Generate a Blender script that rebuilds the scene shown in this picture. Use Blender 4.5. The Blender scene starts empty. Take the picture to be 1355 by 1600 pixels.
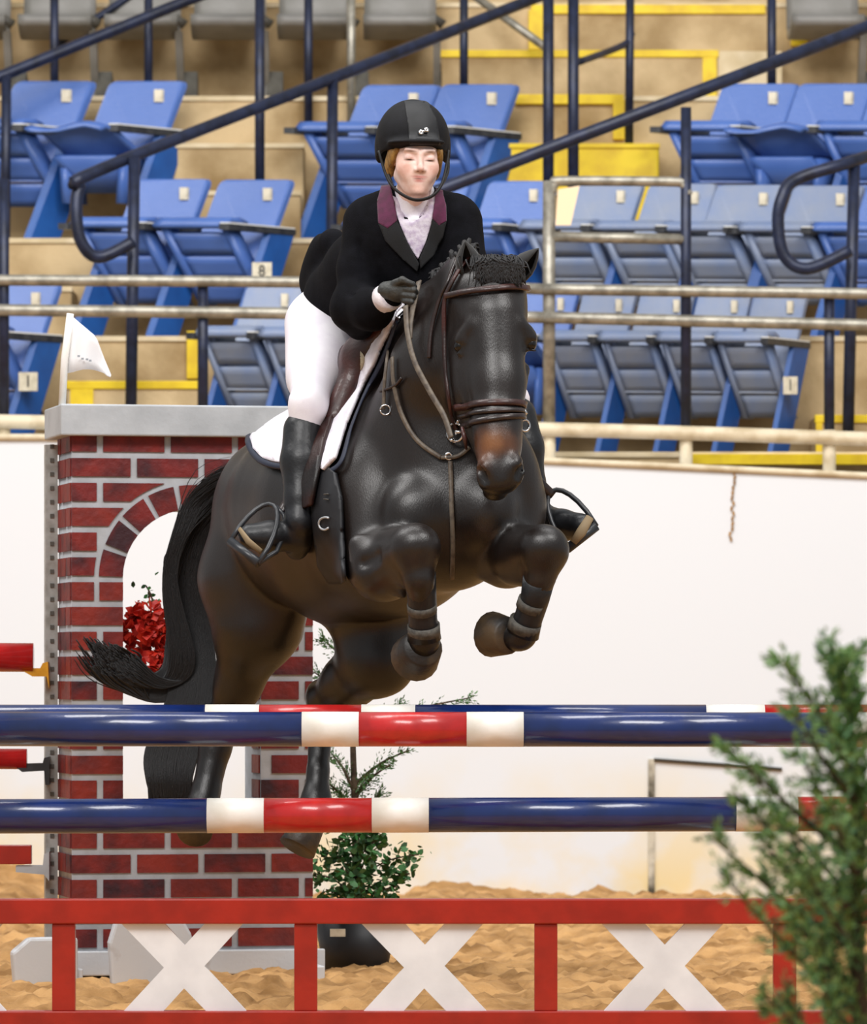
import bpy, bmesh, math, random
import numpy as np
from mathutils import Vector, Matrix
from mathutils.bvhtree import BVHTree
R = random.Random(7)
NR = np.random.RandomState(5)
SC = bpy.context.scene
COL = SC.collection

# ------------------------------------------------------------------ camera, light, exposure
F = 8320.0; CX = 677.5; HY = 1048.0; H = 1.1          # focal length in px of a 1355 px wide frame, horizon row, eye height
def P(px, py, Y):
    return Vector(((px-CX)/F*Y, Y, H-(py-HY)/F*Y))
cd = bpy.data.cameras.new('camera'); cam = bpy.data.objects.new('camera', cd); COL.objects.link(cam)
cam.location = (0, 0, H); cam.rotation_euler = (math.pi/2, 0, 0)
cd.sensor_fit = 'HORIZONTAL'; cd.sensor_width = 36; cd.lens = F*36/1355
cd.shift_y = (HY-800)/1355; cd.clip_end = 200
cd.dof.use_dof = True; cd.dof.focus_distance = 17.1; cd.dof.aperture_fstop = 7.5
SC.camera = cam
w = bpy.data.worlds.new('world'); SC.world = w; w.use_nodes = True
w.node_tree.nodes['Background'].inputs[0].default_value = (0.94, 0.97, 1.0, 1)
w.node_tree.nodes['Background'].inputs[1].default_value = 0.42
def area(name, loc, target, size, power, col=(1, .98, .96)):
    l = bpy.data.lights.new(name, 'AREA'); l.energy = power; l.shape = 'RECTANGLE'; l.size = size[0]; l.size_y = size[1]; l.color = col
    o = bpy.data.objects.new(name, l); COL.objects.link(o); o.location = loc
    o.rotation_euler = (Vector(target)-Vector(loc)).to_track_quat('-Z', 'Y').to_euler(); return o
area("arena_light", (-3.5, 9, 10), (0, 17.5, 1), (6, 3), 900)
area("arena_light", (5, 12, 10), (0, 18, 1), (5, 3), 640)
area("arena_light", (0, 19, 10.5), (0, 28, 2), (10, 3), 820)
area("arena_light", (-6, 19, 9.5), (0, 17.8, 1.2), (3, 3), 260)
SC.view_settings.view_transform = 'Standard'; SC.view_settings.look = 'None'
SC.view_settings.gamma = 1; SC.view_settings.use_curve_mapping = False
SC.view_settings.exposure = 0.10

# ------------------------------------------------------------------ materials
def srgb(h):
    if isinstance(h, str):
        h = h.lstrip('#'); c = [int(h[i:i+2], 16)/255 for i in (0, 2, 4)]
    else: c = h
    return tuple(x/12.92 if x <= .04045 else ((x+.055)/1.055)**2.4 for x in c)
MATS = {}
def mat(name, col, rough=.6, col2=None, scale=20, bump=0, bscale=60, metal=0, spec=.5, stretch=(1, 1, 1), lo=.4, hi=.65, coat=0, attr=None, sheen=0, obj_coords=True):
    if name in MATS: return MATS[name]
    m = bpy.data.materials.new(name); m.use_nodes = True; nt = m.node_tree; b = nt.nodes['Principled BSDF']
    b.inputs['Roughness'].default_value = rough; b.inputs['Metallic'].default_value = metal
    b.inputs['Specular IOR Level'].default_value = spec; b.inputs['Coat Weight'].default_value = coat
    b.inputs['Sheen Weight'].default_value = sheen
    c = srgb(col); b.inputs['Base Color'].default_value = (*c, 1)
    tc = nt.nodes.new('ShaderNodeTexCoord'); mp = nt.nodes.new('ShaderNodeMapping'); mp.inputs['Scale'].default_value = stretch
    nt.links.new(tc.outputs['Object'], mp.inputs[0])
    out = None
    if attr:
        a = nt.nodes.new('ShaderNodeAttribute'); a.attribute_name = attr; out = a.outputs['Color']
    if col2 is not None:
        n = nt.nodes.new('ShaderNodeTexNoise'); n.inputs['Scale'].default_value = scale; n.inputs['Detail'].default_value = 5
        nt.links.new(mp.outputs[0], n.inputs['Vector'])
        r = nt.nodes.new('ShaderNodeMapRange'); r.inputs[1].default_value = lo; r.inputs[2].default_value = hi
        nt.links.new(n.outputs['Fac'], r.inputs[0])
        mx = nt.nodes.new('ShaderNodeMix'); mx.data_type = 'RGBA'
        if attr:
            mx.blend_type = 'MULTIPLY'; mx.inputs[7].default_value = (*srgb(col2), 1); nt.links.new(out, mx.inputs[6])
        else:
            mx.inputs[6].default_value = (*c, 1); mx.inputs[7].default_value = (*srgb(col2), 1)
        nt.links.new(r.outputs[0], mx.inputs[0]); out = mx.outputs[2]
    if out is not None: nt.links.new(out, b.inputs['Base Color'])
    if bump:
        n = nt.nodes.new('ShaderNodeTexNoise'); n.inputs['Scale'].default_value = bscale; n.inputs['Detail'].default_value = 6
        nt.links.new(mp.outputs[0], n.inputs['Vector'])
        bp = nt.nodes.new('ShaderNodeBump'); bp.inputs['Strength'].default_value = bump; bp.inputs['Distance'].default_value = .01
        nt.links.new(n.outputs['Fac'], bp.inputs['Height']); nt.links.new(bp.outputs[0], b.inputs['Normal'])
    MATS[name] = m; return m

M_blue = mat('seat_blue', '#4466AE', .33, '#5577BE', 3, .15, 90, lo=.3, hi=.7)
M_blue2 = mat('seat_blue_iron', '#1F59A6', .45, '#1A4C92', 6, .2, 70)
M_bluegrey = mat('seat_blue_faded', '#8D94A2', .4, '#6F84AE', 4, .15, 90, lo=.3, hi=.7)
M_arm = mat('armrest_dark', '#23252B', .35, '#3a3b3e', 20)
M_greyseat = mat('seat_grey', '#8C8984', .5, '#76736C', 5)
M_greydark = mat('seat_grey_iron', '#5B584F', .6, '#403C34', 9)
M_tag = mat('tag_cream', '#E8DFC8', .5, '#cfc4aa', 30)
M_ink = mat('ink', '#2a2a2e', .5)
M_conc = mat('stand_concrete', '#D2B98F', .85, '#957A50', 2.6, .4, 30, lo=.38, hi=.68)
M_conc_lip = mat('concrete_lip', '#E6D5B4', .8, '#d0bc95', 6)
M_yel = mat('nosing_yellow', '#F2D21F', .5, '#DDB81A', 8)
M_navy = mat('rail_navy', '#242c46', .4, '#191e30', 14, .1, 80, metal=.2)
M_steel = mat('rail_galvanised', '#A8A396', .4, '#7f7b70', 16, .1, 80, metal=.45)
M_cream = mat('rail_cream', '#DDD0B4', .5, '#C0AE8C', 10)
M_red = mat('pole_red', '#C02020', .3, '#A81C1C', 14, .06, 50, coat=.4)
M_gate = mat('gate_red', '#A8200f', .4, '#951a0c', 10, .06, 50, coat=.2)
M_polen = mat('pole_navy', '#0c2764', .28, '#0a2052', 10, .06, 50, coat=.5)
M_polew = mat('pole_white', '#F2F0EC', .4, '#E2DDD2', 8, .05, 50)
M_x = mat('cross_white', '#EDEFF2', .45, '#DADCE0', 5, .04, 50)
M_mortar = mat('mortar_grey', '#B4B8BE', .7, '#A5A8AC', 14, .1, 60)
M_cap = mat('cap_grey', '#B7BBBF', .6, '#A6AAAE', 7, .1, 60)
M_brick = [mat('brick_a', '#7d1c15', .6, '#3c0e16', 9, .4, 40, lo=.38, hi=.7), mat('brick_b', '#882416', .6, '#5a1a1c', 11, .4, 40, lo=.35, hi=.75), mat('brick_c', '#761A18', .6, '#34101a', 8, .4, 40, lo=.4, hi=.66)]
M_foot = mat('plinth_white', '#C8CBCF', .6, '#8d7a68', 7, .1, 60, lo=.6, hi=.8)
M_black = mat('pot_black', '#1c1d21', .5, '#2a2b30', 6)
M_leaf = mat('conifer_green', '#4E7A3A', .6, '#3C6B35', 30)
M_leaf2 = mat('conifer_dark', '#2C5230', .6, '#4b6b34', 20)
M_leafb = mat('leaf_green', '#3D7A3A', .5, '#2c5a2e', 20)
M_bark = mat('bark', '#5a4a3a', .9, '#3c3026', 20, .5, 60)
M_petal = mat('petal_red', '#DC3A28', .5, '#b01c14', 30)
M_flag = mat('flag_white', '#F4F4F6', .7, '#ececf0', 5)
M_chrome = mat('chrome', '#D8D8DA', .18, metal=1)
M_gold = mat('cup_yellow', '#DFA01A', .4, '#c4880f', 20)
M_coat = mat('horse_coat', '#2a211e', .37, '#b0a090', 7, .12, 300, attr='Col', spec=.6, stretch=(1, 1, .3), lo=.35, hi=.7)
M_hair = mat('horse_hair', '#0c0b0d', .5, '#151214', 60, .4, 200, stretch=(3, 3, .5))
M_jacket = mat('jacket_black', '#0b0b0f', .9, '#101015', 30, .25, 300, spec=.12)
M_burg = mat('collar_burgundy', '#5A1440', .8, '#4a1034', 40, .1, 300, sheen=.3)
M_white = mat('breeches_white', '#F0ECF2', .75, '#e6e0ea', 10, .08, 200)
M_shirt = mat('shirt_lilac', '#D8D0DC', .7, '#b8a8c0', 60, .3, 60)
M_boot = mat('boot_black', '#101114', .42, '#17181c', 10, .25, 30)
M_glove = mat('glove_dark', '#2c2d2c', .55, '#3a3b38', 30, .3, 80)
M_skin = mat('skin', '#E8C0B0', .5, '#f2e4dc', 30, .03, 200, attr='Col')
M_blond = mat('hair_blonde', '#A87E3C', .5, '#7a5624', 40, .5, 160, stretch=(3, 3, .6))
M_helmet = mat('helmet_velvet', '#0c0c0f', .75, '#111116', 40, .1, 300, spec=.25)
M_helmet2 = mat('helmet_panel', '#0e0f12', .6, '#121317', 40)
M_leather = mat('leather_brown', '#3E1710', .42, '#24100c', 12, .15, 90, coat=.15)
M_leatherd = mat('leather_dark', '#2A1712', .38, '#1a0f0d', 20, .1, 90, coat=.2)
M_rein = mat('leather_rein', '#6a5f52', .5, '#4c4239', 40, .1, 90)
M_pad = mat('pad_white', '#F4F0F6', .85, '#e4dfea', 30, .3, 60)
M_pade = mat('pad_navy', '#1c2438', .6)
M_fleece = mat('fleece_cream', '#D6C8A8', .95, '#b8a888', 30, .8, 90)
M_iron = mat('stirrup_black', '#24262a', .35, '#303236', 20)
M_band = mat('boot_band', '#57534b', .6, '#3e3b36', 60, .2, 90)
M_hoof = mat('hoof', '#231f1c', .5, '#54432e', 9, .2, 60)

# ------------------------------------------------------------------ object helpers
def link(name, me, m=None, parent=None, smooth=False):
    o = bpy.data.objects.new(name, me); COL.objects.link(o)
    if m is not None:
        if isinstance(m, (list, tuple)):
            for q in m: me.materials.append(q)
        elif not me.materials: me.materials.append(m)
    if smooth:
        me.shade_smooth()
    if parent is not None: o.parent = parent
    return o
def thing(name, label, cat, loc=(0, 0, 0), group=None, rz=0):
    o = bpy.data.objects.new(name, None); COL.objects.link(o); o.location = loc; o.rotation_euler = (0, 0, rz)
    o.empty_display_size = .1; o['label'] = label; o['category'] = cat
    if group: o['group'] = group
    bpy.context.view_layer.update(); return o
def tag(o, label, cat, group=None):
    o['label'] = label; o['category'] = cat
    if group: o['group'] = group
    return o
def setloc(o, parent):
    """parent keeping world-space mesh coordinates"""
    o.parent = parent; o.matrix_parent_inverse = parent.matrix_world.inverted(); return o
class MB:
    def __init__(s): s.v = []; s.f = []; s.mi = []
    def add(s, vs, fs, mi=0):
        n = len(s.v); s.v += [tuple(v) for v in vs]; s.f += [tuple(i+n for i in f) for f in fs]; s.mi += [mi]*len(fs); return s
    def box(s, a, b, mi=0, M=None):
        x0, y0, z0 = a; x1, y1, z1 = b
        vs = [Vector(p) for p in ((x0,y0,z0),(x1,y0,z0),(x1,y1,z0),(x0,y1,z0),(x0,y0,z1),(x1,y0,z1),(x1,y1,z1),(x0,y1,z1))]
        if M is not None: vs = [M @ v for v in vs]
        return s.add(vs, [(0,3,2,1),(4,5,6,7),(0,1,5,4),(1,2,6,5),(2,3,7,6),(3,0,4,7)], mi)
    def prism(s, poly, d0, d1, mi=0, axis='y', M=None):
        """poly: (x,z) points; extruded from y=d0 to y=d1"""
        n = len(poly)
        vs = [Vector((x, d0, z)) for x, z in poly]+[Vector((x, d1, z)) for x, z in poly]
        if axis == 'x': vs = [Vector((v.y, v.x, v.z)) for v in vs]
        if M is not None: vs = [M @ v for v in vs]
        fs = [tuple(range(n)), tuple(range(2*n-1, n-1, -1))]+[(i, i+n, (i+1) % n+n, (i+1) % n) for i in range(n)]
        return s.add(vs, fs, mi)
    def tube(s, pts, r, n=8, mi=0, flat=None, cap=True):
        pts = [Vector(p) for p in pts]; m = len(pts)
        rs = r if isinstance(r, (list, tuple)) else [r]*m
        ref = None; vs = []
        for i, p in enumerate(pts):
            t = (pts[min(i+1, m-1)]-pts[max(i-1, 0)]).normalized()
            if ref is None: ref = Vector((0, 0, 1)) if abs(t.z) < .9 else Vector((0, 1, 0))
            u = (ref-t*ref.dot(t)).normalized(); v = t.cross(u); ref = u
            for k in range(n):
                a = 2*math.pi*k/n+math.pi/n
                vs.append(p+u*math.cos(a)*rs[i]+v*math.sin(a)*rs[i]*(flat or 1))
        fs = [(i*n+k, i*n+(k+1) % n, (i+1)*n+(k+1) % n, (i+1)*n+k) for i in range(m-1) for k in range(n)]
        if cap: fs += [tuple(range(n-1, -1, -1)), tuple((m-1)*n+k for k in range(n))]
        return s.add(vs, fs, mi)
    def ribbon(s, pts, nrm, wd, th, mi=0, closed=False):
        pts = [Vector(p) for p in pts]; m = len(pts); vs = []
        for i, p in enumerate(pts):
            if closed: t = (pts[(i+1) % m]-pts[i-1]).normalized()
            else: t = (pts[min(i+1, m-1)]-pts[max(i-1, 0)]).normalized()
            nn = Vector(nrm[i]); nn = (nn-t*nn.dot(t)).normalized(); b = t.cross(nn)
            for a, c in ((-.5, 0), (-.38, 1), (.38, 1), (.5, 0), (.38, -.3), (-.38, -.3)):
                vs.append(p+b*a*wd+nn*c*th)
        q = 6; mm = m if closed else m-1
        fs = [(i*q+k, i*q+(k+1) % q, ((i+1) % m)*q+(k+1) % q, ((i+1) % m)*q+k) for i in range(mm) for k in range(q)]
        if not closed: fs += [tuple(range(q-1, -1, -1)), tuple((m-1)*q+k for k in range(q))]
        return s.add(vs, fs, mi)
    def mesh(s, name):
        me = bpy.data.meshes.new(name); me.from_pydata(s.v, [], s.f); me.validate()
        bm = bmesh.new(); bm.from_mesh(me); bmesh.ops.recalc_face_normals(bm, faces=bm.faces); bm.to_mesh(me); bm.free()
        if len(me.polygons) == len(s.mi): me.polygons.foreach_set('material_index', s.mi)
        me.update(); return me
    def build(s, name, m, parent=None, smooth=False, bevel=0, world=False):
        o = link(name, s.mesh(name), m, None, smooth)
        if parent is not None:
            if world: setloc(o, parent)
            else: o.parent = parent
        if bevel:
            b = o.modifiers.new('bevel', 'BEVEL'); b.width = bevel; b.segments = 2; b.limit_method = 'ANGLE'
        return o
def smooth_line(pts, k=6):
    """Catmull-Rom through points"""
    pts = [Vector(p) for p in pts]; out = []
    for i in range(len(pts)-1):
        p0 = pts[max(i-1, 0)]; p1 = pts[i]; p2 = pts[i+1]; p3 = pts[min(i+2, len(pts)-1)]
        for j in range(k):
            t = j/k
            out.append(.5*((2*p1)+(p2-p0)*t+(2*p0-5*p1+4*p2-p3)*t*t+(3*p1-p0-3*p2+p3)*t**3))
    out.append(pts[-1]); return out
def copy_tree(o):
    c = o.copy(); COL.objects.link(c)
    for ch in list(o.children):
        d = ch.copy(); COL.objects.link(d); d.parent = c
        for g in list(ch.children):
            e = g.copy(); COL.objects.link(e); e.parent = d
    return c
def text_mesh(body, size, depth=.001):
    cu = bpy.data.curves.new('text', 'FONT'); cu.body = body; cu.size = size; cu.extrude = depth; cu.align_x = 'CENTER'; cu.align_y = 'CENTER'; cu.resolution_u = 3
    o = bpy.data.objects.new('tmp', cu); COL.objects.link(o); bpy.context.view_layer.update()
    me = bpy.data.meshes.new_from_object(o.evaluated_get(bpy.context.evaluated_depsgraph_get())); bpy.data.objects.remove(o); return me

# ------------------------------------------------------------------ noise + floor
def vnoise(x, y, seed=0):
    xi = np.floor(x).astype(np.int64); yi = np.floor(y).astype(np.int64); xf = x-xi; yf = y-yi
    def hsh(a, b):
        n = (a*374761393+b*668265263+seed*974711) & 0xffffffff; n = ((n ^ (n >> 13))*1274126177) & 0xffffffff
        return ((n ^ (n >> 16)) & 0xffff)/65535.0
    u = xf*xf*(3-2*xf); v = yf*yf*(3-2*yf)
    return (hsh(xi, yi)*(1-u)+hsh(xi+1, yi)*u)*(1-v)+(hsh(xi, yi+1)*(1-u)+hsh(xi+1, yi+1)*u)*v
def floor_h(X, Y):
    z = .05*(vnoise(X*1.3, Y*1.1, 1)-.5)+.05*(vnoise(X*5, Y*3, 2)-.5)+.05*np.abs(vnoise(X*11, Y*7, 3)-.5)+.03*(vnoise(X*24, Y*16, 4)-.5)+.022*(vnoise(X*38, Y*22, 5)-.5)+.05*np.clip(vnoise(X*9, Y*6, 8)-.62, 0, 1)*vnoise(X*30, Y*20, 9)
    far = np.clip((Y-24.6)/1.3, 0, 1)
    z = z*np.clip((Y-16.1)/1.5, .25, 1)
    z = z+far*far*(-.005+.16*np.clip((-1.6-X)/.4, 0, 1)+.035*np.exp(-((X-.06)/.16)**4))
    return z
nx, ny = 420, 620
xs = np.linspace(-4.2, 4.2, nx); ys = np.linspace(8.5, 26.05, ny)
X, Y = np.meshgrid(xs, ys); Z = floor_h(X, Y)
vv = np.stack([X, Y, Z], -1).reshape(-1, 3)
idx = np.arange(nx*ny).reshape(ny, nx)
ff = np.stack([idx[:-1, :-1], idx[:-1, 1:], idx[1:, 1:], idx[1:, :-1]], -1).reshape(-1, 4)
def np_mesh(name, v, f):
    me = bpy.data.meshes.new(name); me.vertices.add(len(v)); me.vertices.foreach_set('co', np.ascontiguousarray(v, dtype=np.float32).ravel())
    me.loops.add(f.size); me.loops.foreach_set('vertex_index', np.ascontiguousarray(f, dtype=np.int32).ravel())
    me.polygons.add(len(f)); me.polygons.foreach_set('loop_start', np.arange(0, f.size, f.shape[1], dtype=np.int32))
    me.update(calc_edges=True); me.validate(); return me
M_sand = mat('sand', '#C89A62', .95, '#8A6232', 5, 1, 40, lo=.38, hi=.66)
fl = link('floor', np_mesh('floor', vv, ff), M_sand, None, True); fl['kind'] = 'structure'
b = MB().box((-16, 0, -.3), (16, 26.2, -.12)); o = b.build('floor', M_sand); o['kind'] = 'structure'

# ------------------------------------------------------------------ arena wall
def wall_mat():
    m = bpy.data.materials.new('arena_wall_paint'); m.use_nodes = True; nt = m.node_tree; bs = nt.nodes['Principled BSDF']; bs.inputs['Roughness'].default_value = .7
    g = nt.nodes.new('ShaderNodeNewGeometry'); sp = nt.nodes.new('ShaderNodeSeparateXYZ'); nt.links.new(g.outputs['Position'], sp.inputs[0])
    n = nt.nodes.new('ShaderNodeTexNoise'); n.inputs['Scale'].default_value = 2.2; n.inputs['Detail'].default_value = 6; nt.links.new(g.outputs['Position'], n.inputs['Vector'])
    r = nt.nodes.new('ShaderNodeMapRange'); r.inputs[1].default_value = .75; r.inputs[2].default_value = .05; nt.links.new(sp.outputs['Z'], r.inputs[0])
    r2 = nt.nodes.new('ShaderNodeMapRange'); r2.inputs[1].default_value = .38; r2.inputs[2].default_value = .62; nt.links.new(n.outputs['Fac'], r2.inputs[0])
    mu = nt.nodes.new('ShaderNodeMath'); mu.operation = 'MULTIPLY'; nt.links.new(r.outputs[0], mu.inputs[0]); nt.links.new(r2.outputs[0], mu.inputs[1])
    mx = nt.nodes.new('ShaderNodeMix'); mx.data_type = 'RGBA'; mx.inputs[6].default_value = (*srgb('#DFE3E8'), 1); mx.inputs[7].default_value = (*srgb('#E6D2A0'), 1)
    nt.links.new(mu.outputs[0], mx.inputs[0]); nt.links.new(mx.outputs[2], bs.inputs['Base Color']); return m
M_wall = wall_mat()
WY = 25.9
def wall_top(px): return 680+max(0, px-70)*(60/1285) if px > 70 else 680
b = MB()
poly = [((-2300-CX)/F*WY, -.1), ((3600-CX)/F*WY, -.1)]+[(P(px, wall_top(px) if px < 1355 else 740, WY).x, P(px, wall_top(px) if px < 1355 else 740, WY).z) for px in (3600, 1355, 70, -2300)]
b.prism(poly, WY, WY+.22); wall = b.build('wall_back', M_wall); wall['kind'] = 'structure'
# wall lip, groove board, rust streak
b = MB(); pts = [P(px, (wall_top(px) if px < 1355 else 740)+3, WY-.005) for px in (-2300, 70, 400, 845, 1355, 3600)]
b.tube(pts, .018, 6); o = b.build('trim_1', M_cream, smooth=True); o['kind'] = 'structure'
b = MB(); b.box((P(1013,0,WY).x, WY-.012, 0), (P(1023,0,WY).x, WY, P(0,1186,WY).z)); o = b.build('trim_2', mat('seam_stain', '#C9C2B0', .8, '#4a4436', 5, .3, 50, lo=.42, hi=.6)); o['kind'] = 'structure'
b = MB(); b.tube([P(1022, 1187, WY-.01), P(1090, 1192, WY-.01), P(1160, 1197, WY-.01), P(1222, 1202, WY-.01)], .009, 6); o = b.build('trim_3', mat('seam_dark', '#3c352a', .8)); o['kind'] = 'structure'
b = MB()
for i in range(14):
    c = P(1149-i*.5+R.uniform(-2, 2), 735+i*8, WY-.006); b.tube([c, c+Vector((R.uniform(-.006, .006), 0, -.02))], .006, 6)
tag(b.build('chain', mat('rust', '#B08A58', .9, '#8a6a44', 30)), 'thin rusty chain hanging down the white arena wall', 'chain')

# ------------------------------------------------------------------ grandstand tiers and aisle steps
TY = [26.25, 27.2, 28.1, 29.0, 29.9]; TP = [708, 527, 374, 152, 6]
TZ = [P(0, p, y).z for p, y in zip(TP, TY)]
XL, XR = -9, 9
for i in range(5):
    y1 = TY[i+1] if i < 4 else 31
    b = MB().box((XL, TY[i], TZ[i]-.9), (XR, y1+.02, TZ[i])); o = b.build('seating_terrace', M_conc); o['kind'] = 'structure'
    b = MB().box((XL, TY[i]-.012, TZ[i]-.02), (XR, TY[i]+.03, TZ[i]+.006)); q = b.build('terrace_lip', M_conc_lip, o)
b = MB().box((XL, 31, TZ[0]-.9), (XR, 31.3, 8)); o = b.build('wall_rear', M_conc); o['kind'] = 'structure'
def step(x0, x1, py, y0, y1, zb, yellow='nose', side=None):
    z = P(0, py, y0).z; a = P(x0, 0, y0).x; c = P(x1, 0, y0).x
    o = MB().box((a, y0, zb), (c, y1, z)).build('aisle_step', M_yel if yellow == 'all' else M_conc, bevel=.01); o['kind'] = 'structure'
    MB().box((a-.004, y0-.012, z-(.035 if yellow == 'nose' else .02)), (c+.004, y0+.05, z+.006)).build('nosing', M_yel if yellow else M_conc_lip, o, bevel=.004)
    if side is not None:
        s0, s1 = P(side[0], 0, y0).x, P(side[1], 0, y0).x
        MB().box((s0, y0-.01, zb), (s1, y0+.02, z-.02)).build('edge_stripe', M_yel, o)
    return o
step(690, 1122, 80, 29.4, 29.92, TZ[3], 'nose', (1098, 1120))
MB().box((P(1122,0,29.4).x, 29.4, TZ[3]), (P(1222,0,29.4).x, 29.9, P(0,80,29.4).z)).build('aisle_step', M_conc_lip)['kind'] = 'structure'
def stripe(x0, x1, py, y0, hpx=9):
    o = MB().box((P(x0,0,y0).x, y0-.02, P(0,py+hpx,y0).z), (P(x1,0,y0).x, y0+.06, P(0,py,y0).z+.008)).build('trim_nosing', M_yel, bevel=.003); o['kind'] = 'structure'; return o
stripe(830, 1196, 10, 29.9-.0, 12); stripe(805, 975, 150, 28.99, 13)
stripe(826, 858, 18, 29.88, 60); stripe(958, 976, 158, 28.985, 60); stripe(1236, 1262, 38, 29.88, 34)
step(782, 1030, 226, 28.7, 29.02, TZ[2], 'all'); step(770, 960, 300, 28.4, 28.72, TZ[2], None)
step(262, 475, 226, 28.7, 29.02, TZ[2], None); step(250, 470, 300, 28.4, 28.72, TZ[2], None)
step(470, 760, 450, 27.65, 28.12, TZ[1], None); step(-60, 112, 450, 27.65, 28.12, TZ[1], None)
step(105, 312, 597, 26.75, 27.22, TZ[0], 'nose', (110, 146)); stripe(292, 311, 520, 27.19, 72)
step(1275, 1500, 650, 26.75, 27.22, TZ[0], 'nose', (1275, 1285)); stripe(1080, 1500, 712, 26.2, 14)
#o = MB().box((-2.6, 26.16, TZ[0]-.4), (3, 26.27, P(0, 709, 26.2).z)).build('terrace_kerb', M_conc_lip); o['kind'] = 'structure'

# ------------------------------------------------------------------ stadium seats
K = .9                                              # seats are set at a slant to the row
def shear(me):
    for v in me.vertices: v.co.x -= K*(-v.co.y)
    me.update()
def rslab(w, h, t, rad, n=4):
    """rounded rectangle outline, points (x,z)"""
    out = []
    for cx, cz, a0 in ((w/2-rad, h-rad, 0), (-w/2+rad, h-rad, 90), (-w/2+rad, rad, 180), (w/2-rad, rad, 270)):
        for k in range(n+1):
            a = math.radians(a0+90*k/n); out.append((cx+rad*math.cos(a), cz+rad*math.sin(a)))
    return out
def seat_mesh_back(wd):
    b = MB(); n = 7; pts = rslab(wd, .50, .02, .035)
    # lean: z .31..0.81 , forward offset (negative y) bigger at the bottom; gentle curve
    def mp(x, z, t):
        f = .20-.20*z/.5; c = .018*math.cos(x/wd*math.pi)
        return Vector((x, -f+c-t, .31+z))
    v0 = [mp(x, z, .012) for x, z in pts]; v1 = [mp(x, z, -.012) for x, z in pts]; m = len(pts)
    b.add(v0+v1, [tuple(range(m)), tuple(range(2*m-1, m-1, -1))]+[(i, i+m, (i+1) % m+m, (i+1) % m) for i in range(m)])
    me = b.mesh('backrest'); shear(me); return me
def slat_surface(b, wd, prof, t, n=8, wave=.0):
    """prof: list of (forward, z) ; a curved sheet of thickness t"""
    rows = []
    for (f, z), (tn0, tn1) in zip(prof, [((prof[min(i+1, len(prof)-1)][0]-prof[max(i-1, 0)][0]), (prof[min(i+1, len(prof)-1)][1]-prof[max(i-1, 0)][1])) for i in range(len(prof))]):
        l = math.hypot(tn0, tn1); nf, nz = tn1/l, -tn0/l
        r0 = []; r1 = []
        for k in range(n+1):
            u = k/n-.5; s = wave*math.sin(u*2*math.pi)
            r0.append(Vector((u*wd, -(f+nf*t/2), z+s+nz*t/2))); r1.append(Vector((u*wd, -(f-nf*t/2), z+s-nz*t/2)))
        rows.append((r0, r1))
    m = n+1; vs = []; fs = []
    for r0, r1 in rows: vs += r0+r1
    q = 2*m
    for i in range(len(rows)-1):
        for k in range(n):
            fs.append((i*q+k, i*q+k+1, (i+1)*q+k+1, (i+1)*q+k)); fs.append((i*q+m+k, (i+1)*q+m+k, (i+1)*q+m+k+1, i*q+m+k+1))
        fs.append((i*q, (i+1)*q, (i+1)*q+m, i*q+m)); fs.append((i*q+n, i*q+m+n, (i+1)*q+m+n, (i+1)*q+n))
    fs.append(tuple(range(n+1))+tuple(range(m+n, m-1, -1)))
    L = (len(rows)-1)*q; fs.append(tuple(L+i for i in range(n, -1, -1))+tuple(L+m+i for i in range(0, n+1)))
    b.add(vs, fs)
def seat_mesh_pan(wd, kind):
    b = MB()
    if kind == 'up':
        # three slats standing nearly upright with slits between, rolled lip on top
        for a, c in ((.0, .29), (.33, .62), (.66, .93)):
            slat_surface(b, wd*.8, [(.12+.22*(a+(c-a)*k/3), .20+.35*(a+(c-a)*k/3)) for k in range(4)], .02, 6)
        for sx in (-1, 1): b.prism([(-.14, .19), (-.08, .19), (-.30, .56), (-.36, .56)], sx*wd*.42-.018, sx*wd*.42+.018, axis='x')
        slat_surface(b, wd, [(.26, .572), (.30, .592), (.345, .588), (.375, .55)], .022, 8)
    else:
        slat_surface(b, wd, [(.16, .40), (.24, .44), (.32, .50), (.38, .545), (.42, .555), (.45, .535)], .02, 10, .018)
        slat_surface(b, wd*.8, [(.20, .26), (.26, .34), (.34, .42)], .02, 6)
        for sx in (-1, 1): b.prism([(sx*wd*.36-.015, .2), (sx*wd*.36+.015, .2), (sx*wd*.40+.015, .42), (sx*wd*.40-.015, .42)], -.30, -.20)
    me = b.mesh('seat_pan'); shear(me); me.shade_smooth(); return me
def seat_mesh_arm(wd):
    b = MB(); x = wd/2+.012
    b.box((x-.025, -.40, .535), (x+.025, -.03, .565)); me = b.mesh('armrest'); shear(me); return me
def seat_mesh_armtop(wd):
    b = MB(); x = wd/2+.012
    b.box((x-.024, -.395, .565), (x+.024, -.035, .572)); me = b.mesh('armrest_top'); shear(me); return me
def seat_mesh_leg(wd):
    b = MB(); x = wd/2+.012; 
    b.prism([(-.36, 0), (-.22, 0), (-.03, .545), (-.16, .545)], x-.018, x+.018, axis='x')
    b.box((x-.03, -.38, 0), (x+.03, -.20, .02)); me = b.mesh('leg'); shear(me); return me
def seat_mesh_plate():
    b = MB(); b.box((.082, -.064, .705), (.118, -.050, .765)); me = b.mesh('number_plate'); shear(me); return me
M_lt = mat('armrest_edge', '#E4E4E0', .3)
SW = .37
GM = {}
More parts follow.
